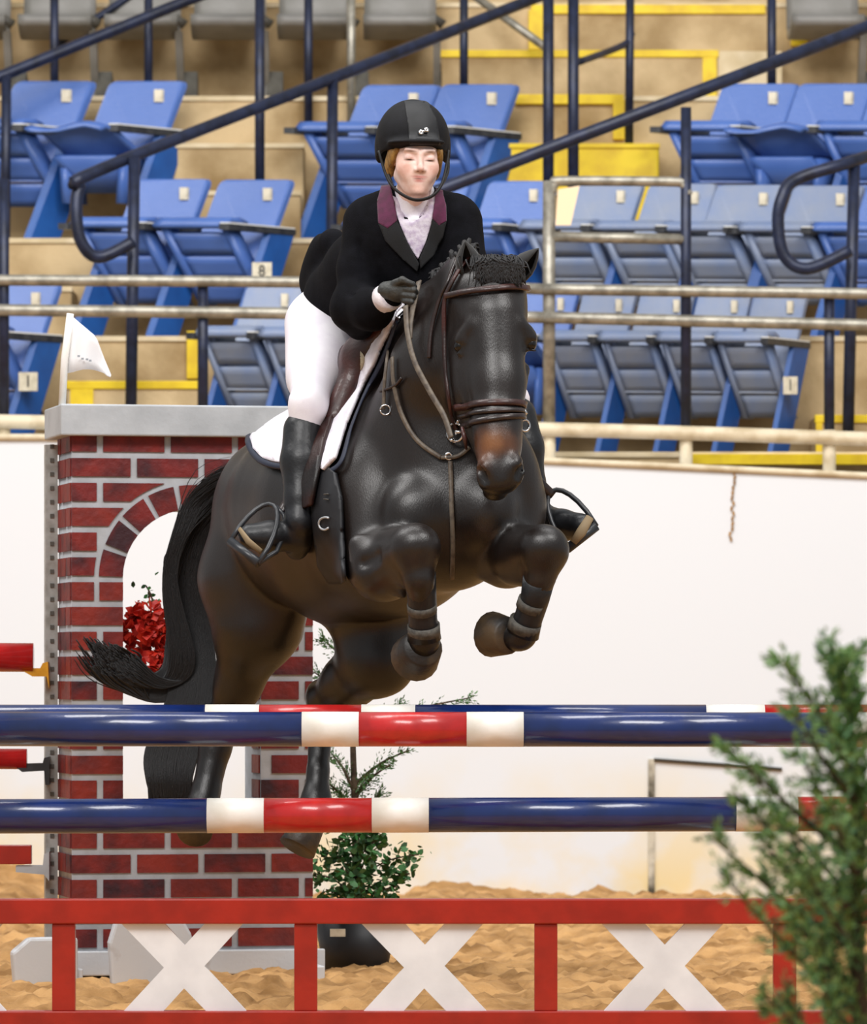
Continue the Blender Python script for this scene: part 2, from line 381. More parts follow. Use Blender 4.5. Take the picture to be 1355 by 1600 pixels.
def seat_proto(kind, back_m, pan_m):
    t = thing('stadium_seat', 'x', 'seat')
    wd = SW
    link('backrest', GM.setdefault('b'+back_m.name, seat_mesh_back(wd)), back_m, t)
    link('seat_pan', GM.setdefault('p'+kind+pan_m.name, seat_mesh_pan(wd, kind)), pan_m, t)
    link('armrest', GM.setdefault('a', seat_mesh_arm(wd)), M_arm, t)
    link('armrest_top', GM.setdefault('at', seat_mesh_armtop(wd)), M_lt, t)
    link('leg', GM.setdefault('l', seat_mesh_leg(wd)), M_blue2, t)
    link('number_plate', GM.setdefault('n', seat_mesh_plate()), M_tag, t)
    return t
protos = {}
def seat(row, xr, pyt, wpx, kind, tone, label, left_arm=False, end_tag=None):
    Yb = [26.98, 27.88, 28.78][row]; bm_ = {'b': M_blue, 'g': M_bluegrey}[tone]
    key = (kind, tone)
    if key not in protos: protos[key] = t = seat_proto(kind, bm_, bm_ if tone == 'g' else M_blue)
    else: t = copy_tree(protos[key])
    s = wpx/F*Yb/SW
    ztop = P(0, pyt, Yb).z; t.location = (P(xr, 0, Yb).x-wpx/2/F*Yb, Yb, TZ[row]); t.scale = (s, 1, (ztop-TZ[row])/.81)
    t['label'] = label; t['category'] = 'seat'; t['group'] = ['lowest row of blue seats', 'middle row of blue seats', 'upper row of blue seats'][row]
    if left_arm:
        for nm, mm, me in (('armrest', M_arm, GM['a']), ('leg', M_blue2, GM['l'])):
            c = link(nm, me, None, t); c.location = (-SW-.02, 0, 0)
    if end_tag:
        x = SW/2+.012
        b = MB(); b.box((x-.05, -.30, .30), (x+.05, -.285, .385)); me = b.mesh('row_tag')
        for v in me.vertices: v.co.x -= .17
        link('row_tag', me, M_tag, t)
        tm = text_mesh(end_tag, .075, .002); g = link('row_number', tm, M_ink, t); g.location = (x-.17, -.303, .342); g.rotation_euler = (math.pi/2, 0, 0)
    return t
rown = ['lowest', 'middle', 'upper']
S = [
 (2, 150, 127, 122, 'up', 'b', 'blue seat with upright pan at the left picture edge, upper row'),
 (2, 292, 127, 116, 'half', 'b', 'blue seat with half lowered curved pan at left end of upper row'),
 (2, 690, 133, 118, 'up', 'b', 'blue seat behind the top left of the black helmet, upper row', True),
 (2, 812, 132, 118, 'up', 'b', 'blue seat right of the black helmet, aisle end of upper row'),
 (2, 1250, 131, 116, 'up', 'b', 'blue seat right of the yellow steps, first of upper right row', True),
 (2, 1368, 131, 116, 'half', 'b', 'blue seat with half lowered pan cut by the right picture edge, upper row'),
 (2, 1486, 131, 116, 'up', 'b', 'blue seat at right picture edge showing only its folded pan'),
 (1, 330, 280, 112, 'up', 'b', 'blue seat behind the looped handrail end, middle row left', True),
 (1, 460, 281, 112, 'up', 'b', 'blue seat with row tag 8 on its end leg, middle row left', False, '8'),
 (1, 738, 283, 106, 'up', 'b', 'blue seat mostly hidden behind the rider, middle row', True),
 (1, 872, 283, 104, 'up', 'b', 'blue seat left of the steel gate frame, middle row'),
 (1, 1008, 285, 104, 'up', 'g', 'greyish blue seat inside the left half of the steel gate frame'),
 (1, 1123, 287, 104, 'up', 'g', 'greyish blue seat at the right post of the steel gate frame'),
 (1, 1232, 289, 108, 'up', 'g', 'greyish blue seat right of the steel gate frame, end of middle row'),
 (1, 1352, 290, 108, 'up', 'g', 'greyish blue seat behind the looped rail at right, middle row', True),
 (1, 1466, 290, 108, 'up', 'b', 'blue seat past the right picture edge, middle row'),
 (0, 97, 443, 108, 'up', 'b', 'blue seat with row tag 1 left of the white flag, lowest row', False, '1'),
 (0, 478, 445, 88, 'up', 'g', 'faded seat left of the rider, first after the yellow step, lowest row', True),
 (0, 568, 447, 84, 'up', 'g', 'faded seat hidden behind the rider and saddle, lowest row'),
 (0, 726, 448, 84, 'up', 'b', 'blue seat hidden behind the horse neck, lowest row'),
 (0, 816, 450, 84, 'up', 'b', 'blue seat hidden behind the horse head, lowest row'),
 (0, 906, 452, 82, 'half', 'b', 'blue seat with half lowered pan right of the horse head, lowest row'),
 (0, 997, 454, 82, 'up', 'g', 'faded seat left of the middle rail post, lowest row'),
 (0, 1087, 455, 82, 'up', 'g', 'faded seat behind the middle rail post, lowest row'),
 (0, 1177, 456, 82, 'up', 'g', 'faded seat second from right end of lowest row'),
 (0, 1264, 457, 82, 'up', 'g', 'faded seat with row tag 1 at right end of lowest row', False, '1'),
]
for s in S: seat(*s)
# grey chairs of the top tier, seen from below
def grey_chair(px, label):
    Yb = 29.75; t = thing('grey_chair', label, 'seat', (P(px, 0, Yb-.3).x, Yb, TZ[3]), 'grey chairs on the top tier')
    b = MB(); n = 10; prof = []
    for k in range(n+1):
        a = k/n; prof.append((.10+.42*a, .43-.05*math.sin(a*math.pi)+.03*a))
    slat_surface(b, .40, prof, .05, 8); b.build('seat_pan', M_greyseat, t, smooth=True)
    b = MB(); slat_surface(b, .40, [(.09, .45), (.05, .60), (0, .80)], .04, 8); b.build('backrest', M_greyseat, t, smooth=True)
    b = MB(); b.prism([(-.44, .40), (-.34, .40), (-.12, .10), (-.10, 0), (-.30, 0), (-.24, .12)], .185, .225, axis='x'); b.build('leg', M_greyseat, t)
    b = MB(); b.prism([(-.30, .02), (-.10, .02), (-.08, .16), (-.22, .20)], .21, .30, axis='x'); b.build('foot_bracket', M_greydark, t)
    b = MB(); b.tube([(.17, -.45, .43), (.20, -.45, .46), (.24, -.45, .43)], .03, 8); b.build('hinge', M_greydark, t, smooth=True)
    return t
names = ['at left picture edge', 'second from left above the blue seats', 'third from left, above the sloping handrail', 'fourth from left, above the beige step', 'left of the helmet top', 'above the rider helmet, at aisle end']
for i, nme in enumerate(names): grey_chair(45+134*i-90, 'grey chair on the top tier '+nme)
grey_chair(1290, 'grey chair on the top tier near the top right corner'); grey_chair(1424, 'grey chair on the top tier cut by the right picture edge')

# ------------------------------------------------------------------ railings
def rail_thing(name, label, pieces, m, cat='railing'):
    """pieces: (name, [(px,py,Y)...], diameter px at that depth, material)"""
    base = P(pieces[0][1][0][0], pieces[0][1][0][1], pieces[0][1][0][2])
    t = thing(name, label, cat, base)
    for nm, pts, d, mm in pieces:
        w_ = [P(*p) for p in pts]; r = d/2/F*pts[0][2]
        if len(w_) > 2: w_ = smooth_line(w_, 6)
        MB().tube(w_, r, 12).build(nm, mm, t, True, world=True)
    return t
FY = 26.02
def ft(px): return wall_top(px)+25
pc = []
for px, top in ((-390, 437), (6, 280), (317, 441), (590, 444), (858, 283), (1072, 168), (1296, 458), (1560, 462)):
    m_ = M_steel if px in (858,) else M_navy
    pc.append(('post', [(px, top, FY), (px, 672 if px > 800 else 658, FY)], 17 if px != 858 else 20, m_))
    pc.append(('post_foot', [(px, 672 if px > 800 else 658, FY), (px, ft(px), FY)], 21, M_cream))
pc += [('top_rail', [(-400, 436, FY-.03), (480, 441, FY-.03), (850, 452, FY-.03)], 18, M_steel),
       ('top_rail', [(850, 452, FY-.03), (1355, 459, FY-.03), (1600, 463, FY-.03)], 18, M_steel),
       ('middle_rail', [(-400, 480, FY-.03), (480, 490, FY-.03), (850, 496, FY-.03)], 19, M_steel),
       ('middle_rail', [(850, 496, FY-.03), (1355, 508, FY-.03), (1600, 514, FY-.03)], 19, M_steel),
       ('bottom_rail', [(-400, 650, FY-.03), (75, 660, FY-.03), (850, 671, FY-.03), (1355, 686, FY-.03), (1600, 694, FY-.03)], 23, M_cream)]
rail_thing('arena_railing', 'long three-bar steel railing along the top of the white arena wall', pc, M_steel)
rail_thing('gate_frame', 'rounded galvanised gate frame rising above the railing right of the horse ears',
   [('frame_bar', [(862, 300, FY), (866, 288, FY), (880, 283, FY), (1050, 284, FY), (1068, 288, FY), (1075, 305, FY)], 16, M_steel),
    ('cross_bar', [(862, 370, FY), (1068, 374, FY)], 17, M_steel)], M_steel, 'railing')
rail_thing('handrail', 'sloping dark blue handrail ending in a loop left of the rider',
   [('rail', [(900, -28, 29.0), (520, 122, 27.6), (150, 268, 26.5), (125, 292, 26.45), (119, 330, 26.42), (127, 378, 26.42), (155, 402, 26.45), (208, 378, 26.5)], 18, M_navy),
    ('post', [(210, 246, 26.6), (204, 690, 26.6)], 19, M_navy), ('post', [(520, 124, 27.6), (517, 540, 27.6)], 18, M_navy)], M_navy)
rail_thing('handrail', 'sloping dark blue handrail running up from behind the rider to the top right corner',
   [('rail', [(640, 315, 26.1), (1072, 150, 26.2), (1420, 17, 27.0)], 21, M_navy)], M_navy)
rail_thing('handrail', 'looped dark handrail end at the right picture edge',
   [('rail', [(1450, 212, 27.3), (1340, 250, 26.6), (1245, 280, 26.5), (1222, 310, 26.45), (1216, 350, 26.45), (1226, 400, 26.45), (1262, 420, 26.45), (1328, 392, 26.5)], 19, M_navy),
    ('post', [(1335, 255, 26.6), (1325, 695, 26.6)], 19, M_navy)], M_navy)
rail_thing('handrail', 'sloping grey-blue handrail crossing the top left corner',
   [('rail', [(-60, 144, 28.3), (300, -2, 28.8), (420, -50, 29)], 19, M_navy), ('post', [(10, 118, 28.35), (8, 390, 28.35)], 16, M_navy)], M_navy)
rail_thing('handrail', 'short dark handrail behind the top left handrail',
   [('rail', [(85, 72, 29.5), (210, -10, 29.7), (300, -60, 29.8)], 12, M_navy)], M_navy)
rail_thing('handrail', 'pale steel handrail sloping down right at the top, above the aisle',
   [('rail', [(720, -22, 29.6), (855, 76, 29.2)], 13, M_steel)], M_steel)
for px, bot, Yp, d, lab in ((85, 185, 28.93, 14, 'above the leftmost blue seat'), (232, 185, 28.93, 14, 'above the second blue seat'), (406, 385, 28.03, 16, 'over the blue seat tagged 8'),
        (482, 205, 28.93, 14, 'left of the rider near the pale post'), (725, 185, 28.93, 14, 'behind the seat right of the helmet'),
        (857, 385, 28.03, 18, 'left one of the pair before the yellow steps'), (896, 385, 28.03, 18, 'right one of the pair before the yellow steps'), (1206, 185, 28.93, 15, 'above the upper right seats')):
    rail_thing('guard_post', 'dark blue vertical rail post '+lab, [('post', [(px, -40, Yp), (px, bot, Yp)], d, M_navy), ('cap', [(px-9, -42, Yp), (px+9, -42, Yp)], d, M_navy)], M_navy, 'post')
rail_thing('guard_post', 'pale grey vertical rail post left of the helmet', [('post', [(549, -40, 28.93), (549, 205, 28.93)], 14, M_steel), ('cap', [(540, -42, 28.93), (558, -42, 28.93)], 14, M_steel)], M_steel, 'post')
rail_thing('guard_post', 'slim blue post with a slanting brace in the yellow stepped aisle', [('post', [(985, -40, 28.75), (983, 230, 28.75)], 14, M_navy), ('brace', [(902, 98, 28.1), (975, 70, 28.7), (988, 50, 28.75)], 11, M_navy)], M_navy, 'post')
# cream notice board hanging on the gate frame
b = MB(); pa = [P(872, 296, FY-.05), P(906, 290, FY-.05), P(892, 352, FY-.05), P(868, 352, FY-.05)]
b.add(pa+[p+Vector((0, .012, 0)) for p in pa], [(0, 1, 2, 3), (7, 6, 5, 4), (0, 4, 5, 1), (1, 5, 6, 2), (2, 6, 7, 3), (3, 7, 4, 0)])
tag(b.build('notice_card', mat('card_cream', '#F3D9B4', .7)), 'blank cream card tied to the left post of the gate frame', 'card')

# ------------------------------------------------------------------ jump poles, gate, standards
def pole(name_label, cxpx, py, Yp, slope=0):
    c = P(cxpx, py, Yp); t = thing('jump_pole', name_label, 'pole', c, 'striped poles of the oxer'); t.rotation_euler = (0, slope, 0)
    r = .0525; e = [-1.8, -1.45, -1.263, -.335, -.163, .163, .335, 1.263, 1.45, 1.8]
    ms = [M_red, M_polew, M_polen, M_polew, M_red, M_polew, M_polen, M_polew, M_red]
    nm = ['red_band', 'white_band', 'blue_band']
    for i in range(9):
        m = ms[i]; n_ = {M_red: 'red_band', M_polew: 'white_band', M_polen: 'blue_band'}[m]
        b = MB(); k = 32; a0, a1 = e[i], e[i+1]; rr = r+(0.0006 if i % 2 else 0)
        b.tube([(a0, 0, 0), (a1, 0, 0)], rr, k, cap=True)
        me = b.mesh(n_); me.shade_smooth()
        for p in me.polygons:
            if len(p.vertices) > 4: p.use_smooth = False
        link(n_, me, m, t)
    return t
pole('blue, white and red striped pole on top of the front of the jump', 645, 1139.5, 16.1, .0008)
pole('blue, white and red striped pole in the middle of the jump, below the top one', 497, 1274, 16.1, -.003)
pole('striped pole at the back of the jump, just showing above the front top pole', 485, 1126.5, 17.0, 0)
# gate with crosses
t = thing('jump_gate', 'red wooden jump gate with white crosses under the poles', 'gate', (P(665, 0, 16).x, 16, 0))
def gp(px, py, Y=16.0): return P(px, py, Y)-Vector(t.location)
x0, x1 = gp(-225, 0).x, gp(1392, 0).x
def gz(py): return P(0, py, 16).z
MB().box((x0, -.03, gz(1443)), (x1, .03, gz(1404))).build('top_rail', M_gate, t, bevel=.004)
MB().box((x0, -.03, gz(1614)), (x1, .03, gz(1579))).build('bottom_rail', M_gate, t, bevel=.004)
for px in (-220, 82, 460, 835, 1208):
    MB().box((gp(px, 0).x, -.022, gz(1579)), (gp(px+36, 0).x, .022, gz(1443))).build('upright', M_gate, t, bevel=.003)
for c in (-85, 290, 665, 1040, 1390):
    if c == 1390: pass
    cr = link('cross', MB().mesh('cross'), None, t) if False else None
    Z0, Z1 = gz(1579), gz(1443); hw = 62
    def q(px): return gp(px, 0).x
    b = MB(); b.prism([(q(c+32), Z0), (q(c+95), Z0), (q(c-32), Z1), (q(c-100), Z1)], -.0121, .0121)
    b2 = MB(); b2.prism([(q(c-96), Z0), (q(c-34), Z0), (q(c+90), Z1), (q(c+30), Z1)], -.012, .012)
    if c == 1390: continue
    b.build('cross_board', M_x, t); b2.build('cross_board', M_x, t)
def standard(px, Y, zs, lab):
    c = P(px, 0, Y); t = thing('jump_standard', lab, 'jump stand', (c.x, Y+.14, 0))
    MB().box((-.05, -.05, 0), (.05, .05, 1.5)).build('post', M_polew, t, bevel=.005)
    MB().box((-.09, -.05, 0), (.09, .05, .08)).build('foot', M_polew, t, bevel=.005); MB().box((-.05, -.35, 0), (.05, .35, .08)).build('foot', M_polew, t, bevel=.005)
    for z in zs:
        b = MB(); b.tube([(0, -.04, z-.05), (0, -.09, z-.066), (0, -.14, z-.07), (0, -.19, z-.06), (0, -.21, z-.03)], .013, 6); b.build('pole_cup', M_gold, t)
z1, z2, z3 = P(0, 1139.5, 16.1).z, P(0, 1274, 16.1).z, P(0, 1126.5, 17).z
standard(-260, 16.1, (z1, z2), 'white jump stand outside the left edge holding the front poles'); standard(1432, 16.1, (z1, z2), 'white jump stand outside the right edge holding the front poles')
standard(-330, 17.0, (z3,), 'white jump stand outside the left edge holding the back pole'); standard(1445, 17.0, (z3,), 'white jump stand outside the right edge holding the back pole')

# ------------------------------------------------------------------ brick wing
WS = 438.0; WYAW = math.radians(12)
wc = P(112, 0, 18.85); wing = thing('brick_wing', 'grey capped jump wing painted as a brick wall with an arch', 'jump wing', (wc.x, 18.85, 0), None, WYAW)
cs = math.cos(WYAW)
def wx(px): return (px-112)/WS/cs*(1+ (px-112)/370*.0)
def wz(py): return H-(py-HY)/F*18.94
WW = wx(484); WD = .33; zb = wz(1484)-.0; ACX, ACY, RI, RO = wx(297), wz(905), 109/WS, 152/WS
SILL = wz(1256); ztop = wz(682)
# mortar body with arched opening (walls around the hole)
def wing_body():
    cu = bpy.data.curves.new('wing', 'CURVE'); cu.dimensions = '2D'; cu.fill_mode = 'BOTH'; cu.extrude = WD/2
    def spl(pts):
        s = cu.splines.new('POLY'); s.points.add(len(pts)-1); s.use_cyclic_u = True
        for i, (x, z) in enumerate(pts): s.points[i].co = (x, z, 0, 1)
    spl([(0, .02), (WW, .02), (WW, ztop), (0, ztop)])
    spl([(ACX+RI, SILL), (ACX-RI, SILL)]+[(ACX+RI*math.cos(a), ACY+RI*math.sin(a)) for a in np.linspace(math.pi, 0, 24)])
    o = bpy.data.objects.new('tmp', cu); COL.objects.link(o); bpy.context.view_layer.update()
    me = bpy.data.meshes.new_from_object(o.evaluated_get(bpy.context.evaluated_depsgraph_get())); bpy.data.objects.remove(o)
    for v in me.vertices: x, z, y = v.co; v.co = (x, y+WD/2, z)
    bm = bmesh.new(); bm.from_mesh(me); bmesh.ops.recalc_face_normals(bm, faces=bm.faces); bm.to_mesh(me); bm.free()
    return me
body = link('panel', wing_body(), M_mortar, wing)
def brick(poly, y0=-.006, y1=.01, rot=None):
    if len(poly) < 3: return
    b = MB()
    if rot == 'side':     # on the left side face: poly is (depth, z)
        b.prism(poly, -.006, .01, axis='x')
    elif rot == 'jamb':
        b.prism(poly, ACX+RI-.005, ACX+RI+.01, axis='x')
    else: b.prism(poly, y0, y1)
    b.build('brick', R.choice(M_brick), wing)
rows = [682, 712] ; y_ = 712
lines = [712+38.6*i for i in range(21)]
prev = 678; par = 0; g = 5.1
for ri, ln in enumerate(lines):
    top = wz(prev+(g if ri else 0)); bot = wz(ln-g); zt, zb_ = top, bot
    offs = 0 if ri % 2 == 0 else 52
    edges = [155+offs-104+104*k for k in range(0, 6)]
    xs_ = [112]+[e for e in edges if 125 < e < 470]+[484]
    for a, c in zip(xs_[:-1], xs_[1:]):
        xa = wx(a+(g if a > 112 else 0)); xc = wx(c-(g if c < 484 else 0))
        zs_ = np.linspace(zb_, zt, 5)
        # left pieces and right pieces, cut by ring / opening
        def lim(z):
            if z >= ACY: 
                d = (RO+.006)**2-(z-ACY)**2
                return math.sqrt(d) if d > 0 else None
            if z > wz(945): return RO+.006
            if z > SILL-.001: return RI
            return None
        hs = [lim(z) for z in zs_]
        if all(h_ is None for h_ in hs):
            brick([(xa, zb_), (xc, zb_), (xc, zt), (xa, zt)]); continue
        # left part
        L = [min(xc, ACX-(h_ if h_ is not None else 0)) if h_ is not None else min(xc, ACX) for h_ in hs]
        if max(L)-xa > .015 and xa < ACX:
            L = [max(v, xa) for v in L]; brick([(v, z) for v, z in zip(L, zs_)]+[(xa, zt), (xa, zb_)] if True else None)
        Rr = [max(xa, ACX+(h_ if h_ is not None else 0)) for h_ in hs]
        if xc-min(Rr) > .015 and xc > ACX:
            Rr = [min(v, xc) for v in Rr]; brick([(v, z) for v, z in zip(Rr, zs_)]+[(xc, zt), (xc, zb_)])
    # short ring bricks below the spring line
    if SILL < zt and ln <= 950 and zt < ACY+.01:
        z0_ = max(zb_, SILL); 
        brick([(ACX-RO+.014, z0_), (ACX-RI-.0, z0_), (ACX-RI-.0, min(zt, ACY)), (ACX-RO+.014, min(zt, ACY))])
        brick([(ACX+RO-.014, z0_), (ACX+RI+.0, z0_), (ACX+RI+.0, min(zt, ACY)), (ACX+RO-.014, min(zt, ACY))])
    # side face bricks
    cut = .12 if ri % 2 else .24
    for d0, d1 in ((0.004, cut-.01), (cut+.01, WD-.01)):
        brick([(d0, zb_), (d1, zb_), (d1, zt), (d0, zt)], rot='side')
    if zt < ACY and zb_ > SILL:
        brick([(.02, zb_), (WD*.5, zb_), (WD*.5, zt), (.02, zt)], rot='jamb')
    prev = ln
N = 9
for k in range(N):
    a0 = math.pi*(k+.09)/N; a1 = math.pi*(k+.91)/N; pl = []
    for a in np.linspace(a0, a1, 5): pl.append((ACX+(RO-.012)*math.cos(a), ACY+(RO-.012)*math.sin(a)))
    for a in np.linspace(a1, a0, 5): pl.append((ACX+(RI+.001)*math.cos(a), ACY+(RI+.001)*math.sin(a)))
    brick(pl)
MB().box((-.045, -.05, ztop-.002), (WW+.015, WD+.05, wz(634))).build('cap', M_cap, wing, bevel=.006)
MB().box((-.035, -.03, .02), (WW+.04, -.008, wz(1484))).build('plinth', M_foot, wing, bevel=.005)
MB().prism([(-.24, .0), (-.02, .0), (-.02, .17), (-.19, .17), (-.25, .12)], -.30, -.22).build('foot', M_foot, wing, bevel=.01)
MB().prism([(.10, .0), (.42, .0), (.38, .18), (.34, .25), (.12, .25), (.09, .15)], -.30, -.24).build('foot', M_foot, wing, bevel=.01)
for fx in (-.02, .16, .84): MB().box((fx-.02, -.28, .0), (fx+.02, .5, .06)).build('foot_runner', M_foot, wing, bevel=.005)
b = MB(); b.box((-.05, WD-.02, .02), (-.006, WD+.02, ztop-.02)); tr = b.build('cup_track', mat('track_grey', '#A9A9A6', .5, '#8c8a84', 20), wing)
b = MB()
for k in range(34): zc = .25+k*.05; b.box((-.034, WD-.0245, zc), (-.020, WD-.019, zc+.014))
b.build('track_holes', mat('hole', '#55524c', .8), tr)
# cups and the short ends of the poles of the jump at left
def to_wing(px, py, Y): return P(px, py, Y)
t = thing('red_pole', 'red pole end at the left edge, resting in a yellow cup', 'pole', P(-420, 1027, 19.1))
b = MB(); b.tube([P(-900, 1022, 19.1), P(52, 1027.5, 19.1)], .052, 28); b.build('pole_body', M_red, t, True, world=True)
t = thing('red_pole', 'second red pole end at the left edge, below the yellow cup', 'pole', P(-420, 1180, 19.1))
b = MB(); b.tube([P(-900, 1182, 19.1), P(42, 1186, 19.1)], .037, 28); b.build('pole_body', M_red, t, True, world=True)
t = thing('red_plank', 'flat red plank end at the left edge, lowest of the three', 'plank', P(-420, 1330, 19.1))
a = P(-900, 1350, 19.1); c = P(50, 1320, 19.1); MB().box((a.x, 19.07, a.z), (c.x, 19.11, c.z)).build('plank_body', M_gate, t, bevel=.003, world=True)
b = MB(); b.prism([(P(x_, y_, 19.12).x, P(x_, y_, 19.12).z) for x_, y_ in ((36, 1048), (52, 1057), (74, 1057), (78, 1076), (76, 1034), (68, 1036), (64, 1044), (52, 1044))], 19.08, 19.15); tag(b.build('pole_cup', M_gold), 'yellow jump cup on the left edge of the brick wing', 'jump cup')
b = MB(); b.prism([(P(x_, y_, 19.12).x, P(x_, y_, 19.12).z) for x_, y_ in ((28, 1200), (36, 1206), (70, 1204), (72, 1226), (78, 1226), (78, 1182), (70, 1184), (68, 1192), (36, 1193))], 19.08, 19.15); tag(b.build('pole_cup', M_iron), 'black jump cup on the left edge of the brick wing', 'jump cup')
b = MB(); b.prism([(P(x_, y_, 19.12).x, P(x_, y_, 19.12).z) for x_, y_ in ((26, 1352), (26, 1362), (70, 1366), (78, 1376), (78, 1330), (70, 1334), (68, 1352))], 19.08, 19.15); tag(b.build('plank_cup', M_cap), 'grey flat cup under the red plank end', 'jump cup')
# flag on the wing
t = thing('flag', 'small white pennant flag on a white stick on top of the brick wing', 'flag', P(97, 634, 18.95))
MB().tube([P(97, 636, 18.95), P(101, 560, 18.95), P(110, 490, 18.95)], .013, 10).build('stick', M_polew, t, True, world=True)
b = MB(); n = 12; outl0 = [(110, 492), (148, 520), (173, 586)]; vs = []
for i in range(n+1):
    a = i/n; px = 110+63*a; pt = 492+28*min(a*1.65, 1)+66*max(0, (a-.6)/.4) if a > .6 else 492+32*a/.6
    pb = 583-6*math.sin(a*math.pi*1.2)+(3 if a > .9 else 0)
    for j in range(5):
        f = j/4; vs.append(P(px+(0 if i else -f*4), pt+(pb-pt)*f, 18.95+.012*math.sin(a*9+f*2)))
fs = [(i*5+j, (i+1)*5+j, (i+1)*5+j+1, i*5+j+1) for i in range(n) for j in range(4)]
b.add(vs, fs); o = b.build('cloth', M_flag, t, True, world=True); sm = o.modifiers.new('s', 'SOLIDIFY'); sm.thickness = .003
b = MB()
for k, (px, py) in enumerate(((121, 556), (127, 560), (134, 561), (139, 563))): b.box(tuple(P(px, py+2, 18.94-.02)), tuple(P(px+4, py-1, 18.94-.018)))
b.build('flag_mark', mat('mark_grey', '#9aa0a8', .7), t, world=True)

# ------------------------------------------------------------------ implicit surfaces (blended solids -> one continuous mesh)
class SDF:
    def __init__(s, lo, hi, h):
        s.lo = np.array(lo, float); s.h = h; s.n = np.ceil((np.array(hi)-s.lo)/h).astype(int)+1
        s.g = np.full(tuple(s.n), .3, np.float32); s.ax = [s.lo[i]+h*np.arange(s.n[i]) for i in range(3)]
    def _sl(s, a, b, pad):
        lo = np.minimum(a, b)-pad; hi = np.maximum(a, b)+pad
        i0 = np.clip(np.floor((lo-s.lo)/s.h).astype(int), 0, s.n-1); i1 = np.clip(np.ceil((hi-s.lo)/s.h).astype(int)+1, 1, s.n)
        i1 = np.maximum(i1, i0+1)
        sl = tuple(slice(i0[k], i1[k]) for k in range(3))
        G = np.meshgrid(*[s.ax[k][sl[k]] for k in range(3)], indexing='ij'); return sl, G
    def _mix(s, sl, d, k, sub=False):
        g = s.g[sl]
        if sub:
            hh = np.clip(.5-.5*(g+d)/k, 0, 1); s.g[sl] = g*(1-hh)-d*hh+k*hh*(1-hh)
        else:
            hh = np.clip(.5+.5*(g-d)/k, 0, 1); s.g[sl] = g*(1-hh)+d*hh-k*hh*(1-hh)
    def cap(s, a, b, r0, r1=None, k=.03, sub=False):
        a = np.array(a, float); b = np.array(b, float); r1 = r0 if r1 is None else r1
        sl, (X, Y, Z) = s._sl(a, b, max(r0, r1)+2.2*k+.05); d = b-a; L = max(float(d@d), 1e-9)
        t = np.clip(((X-a[0])*d[0]+(Y-a[1])*d[1]+(Z-a[2])*d[2])/L, 0, 1)
        q = np.sqrt((X-a[0]-t*d[0])**2+(Y-a[1]-t*d[1])**2+(Z-a[2]-t*d[2])**2)-(r0+(r1-r0)*t)
        s._mix(sl, q, k, sub); return s
    def chain(s, pts, rs, k=.03):
        for i in range(len(pts)-1): s.cap(pts[i], pts[i+1], rs[i], rs[i+1], k)
        return s
    def ell(s, c, r, k=.03, M=None, sub=False):
        c = np.array(c, float); r = np.array(r, float); m = r.max()
        sl, (X, Y, Z) = s._sl(c, c, m+2.2*k+.04); D = np.stack([X-c[0], Y-c[1], Z-c[2]], -1)
        if M is not None: D = D@np.array(M, float)      # columns = local axes
        q = np.sqrt(((D/r)**2).sum(-1)); q2 = np.sqrt(((D/r**2)**2).sum(-1))+1e-9
        s._mix(sl, (q*(q-1)/q2), k, sub); return s
    def mesh(s, name):
        g = s.g; h = s.h; ins = g < 0; n0, n1, n2 = g.shape
        cnt = np.zeros((n0-1, n1-1, n2-1), np.int8)
        for i in (0, 1):
            for j in (0, 1):
                for k in (0, 1): cnt += ins[i:n0-1+i, j:n1-1+j, k:n2-1+k]
        act = (cnt > 0) & (cnt < 8); I = np.argwhere(act); vid = np.full(act.shape, -1, np.int64); vid[act] = np.arange(len(I))
        acc = np.zeros((len(I), 3)); num = np.zeros(len(I))
        cs_ = [(a, b, c) for a in (0, 1) for b in (0, 1) for c in (0, 1)]
        for p in cs_:
            for ax in range(3):
                if p[ax]: continue
                q = list(p); q[ax] = 1
                va = g[I[:, 0]+p[0], I[:, 1]+p[1], I[:, 2]+p[2]]; vb = g[I[:, 0]+q[0], I[:, 1]+q[1], I[:, 2]+q[2]]
                m = (va < 0) != (vb < 0); t = np.where(m, va/(np.where(m, va-vb, 1)), 0)
                pos = np.array(p, float)[None]+t[:, None]*np.eye(3)[ax][None]
                acc[m] += pos[m]; num[m] += 1
        V = s.lo+(I+acc/num[:, None])*h; Fs = []
        for ax in range(3):
            b_, c_ = (ax+1) % 3, (ax+2) % 3
            sa = [slice(None)]*3; sb = [slice(None)]*3; sa[ax] = slice(0, -1); sb[ax] = slice(1, None)
            ia = ins[tuple(sa)]; ib = ins[tuple(sb)]; E = np.argwhere(ia != ib)
            ok = (E[:, b_] > 0) & (E[:, c_] > 0) & (E[:, b_] < g.shape[b_]-1) & (E[:, c_] < g.shape[c_]-1); E = E[ok]
            fl_ = ia[tuple(E.T)]
            def vt(db, dc):
                Q = E.copy(); Q[:, b_] -= db; Q[:, c_] -= dc; return vid[tuple(Q.T)]
            q = np.stack([vt(1, 1), vt(0, 1), vt(0, 0), vt(1, 0)], -1); q[~fl_] = q[~fl_][:, ::-1]; Fs.append(q)
        Fq = np.concatenate(Fs); Fq = Fq[(Fq >= 0).all(1)]
        s.V = V; return np_mesh(name, V, Fq)
def setcol(me, fn):
    n = len(me.vertices); co = np.empty(n*3, np.float32); me.vertices.foreach_get('co', co); co = co.reshape(-1, 3)
    c = fn(co); a = me.color_attributes.new('Col', 'FLOAT_COLOR', 'POINT')
    a.data.foreach_set('color', np.concatenate([c, np.ones((n, 1))], 1).astype(np.float32).ravel())
def pxof(co):
    Yv = co[:, 1]; return co[:, 0]*F/Yv+CX, HY-(co[:, 2]-H)*F/Yv
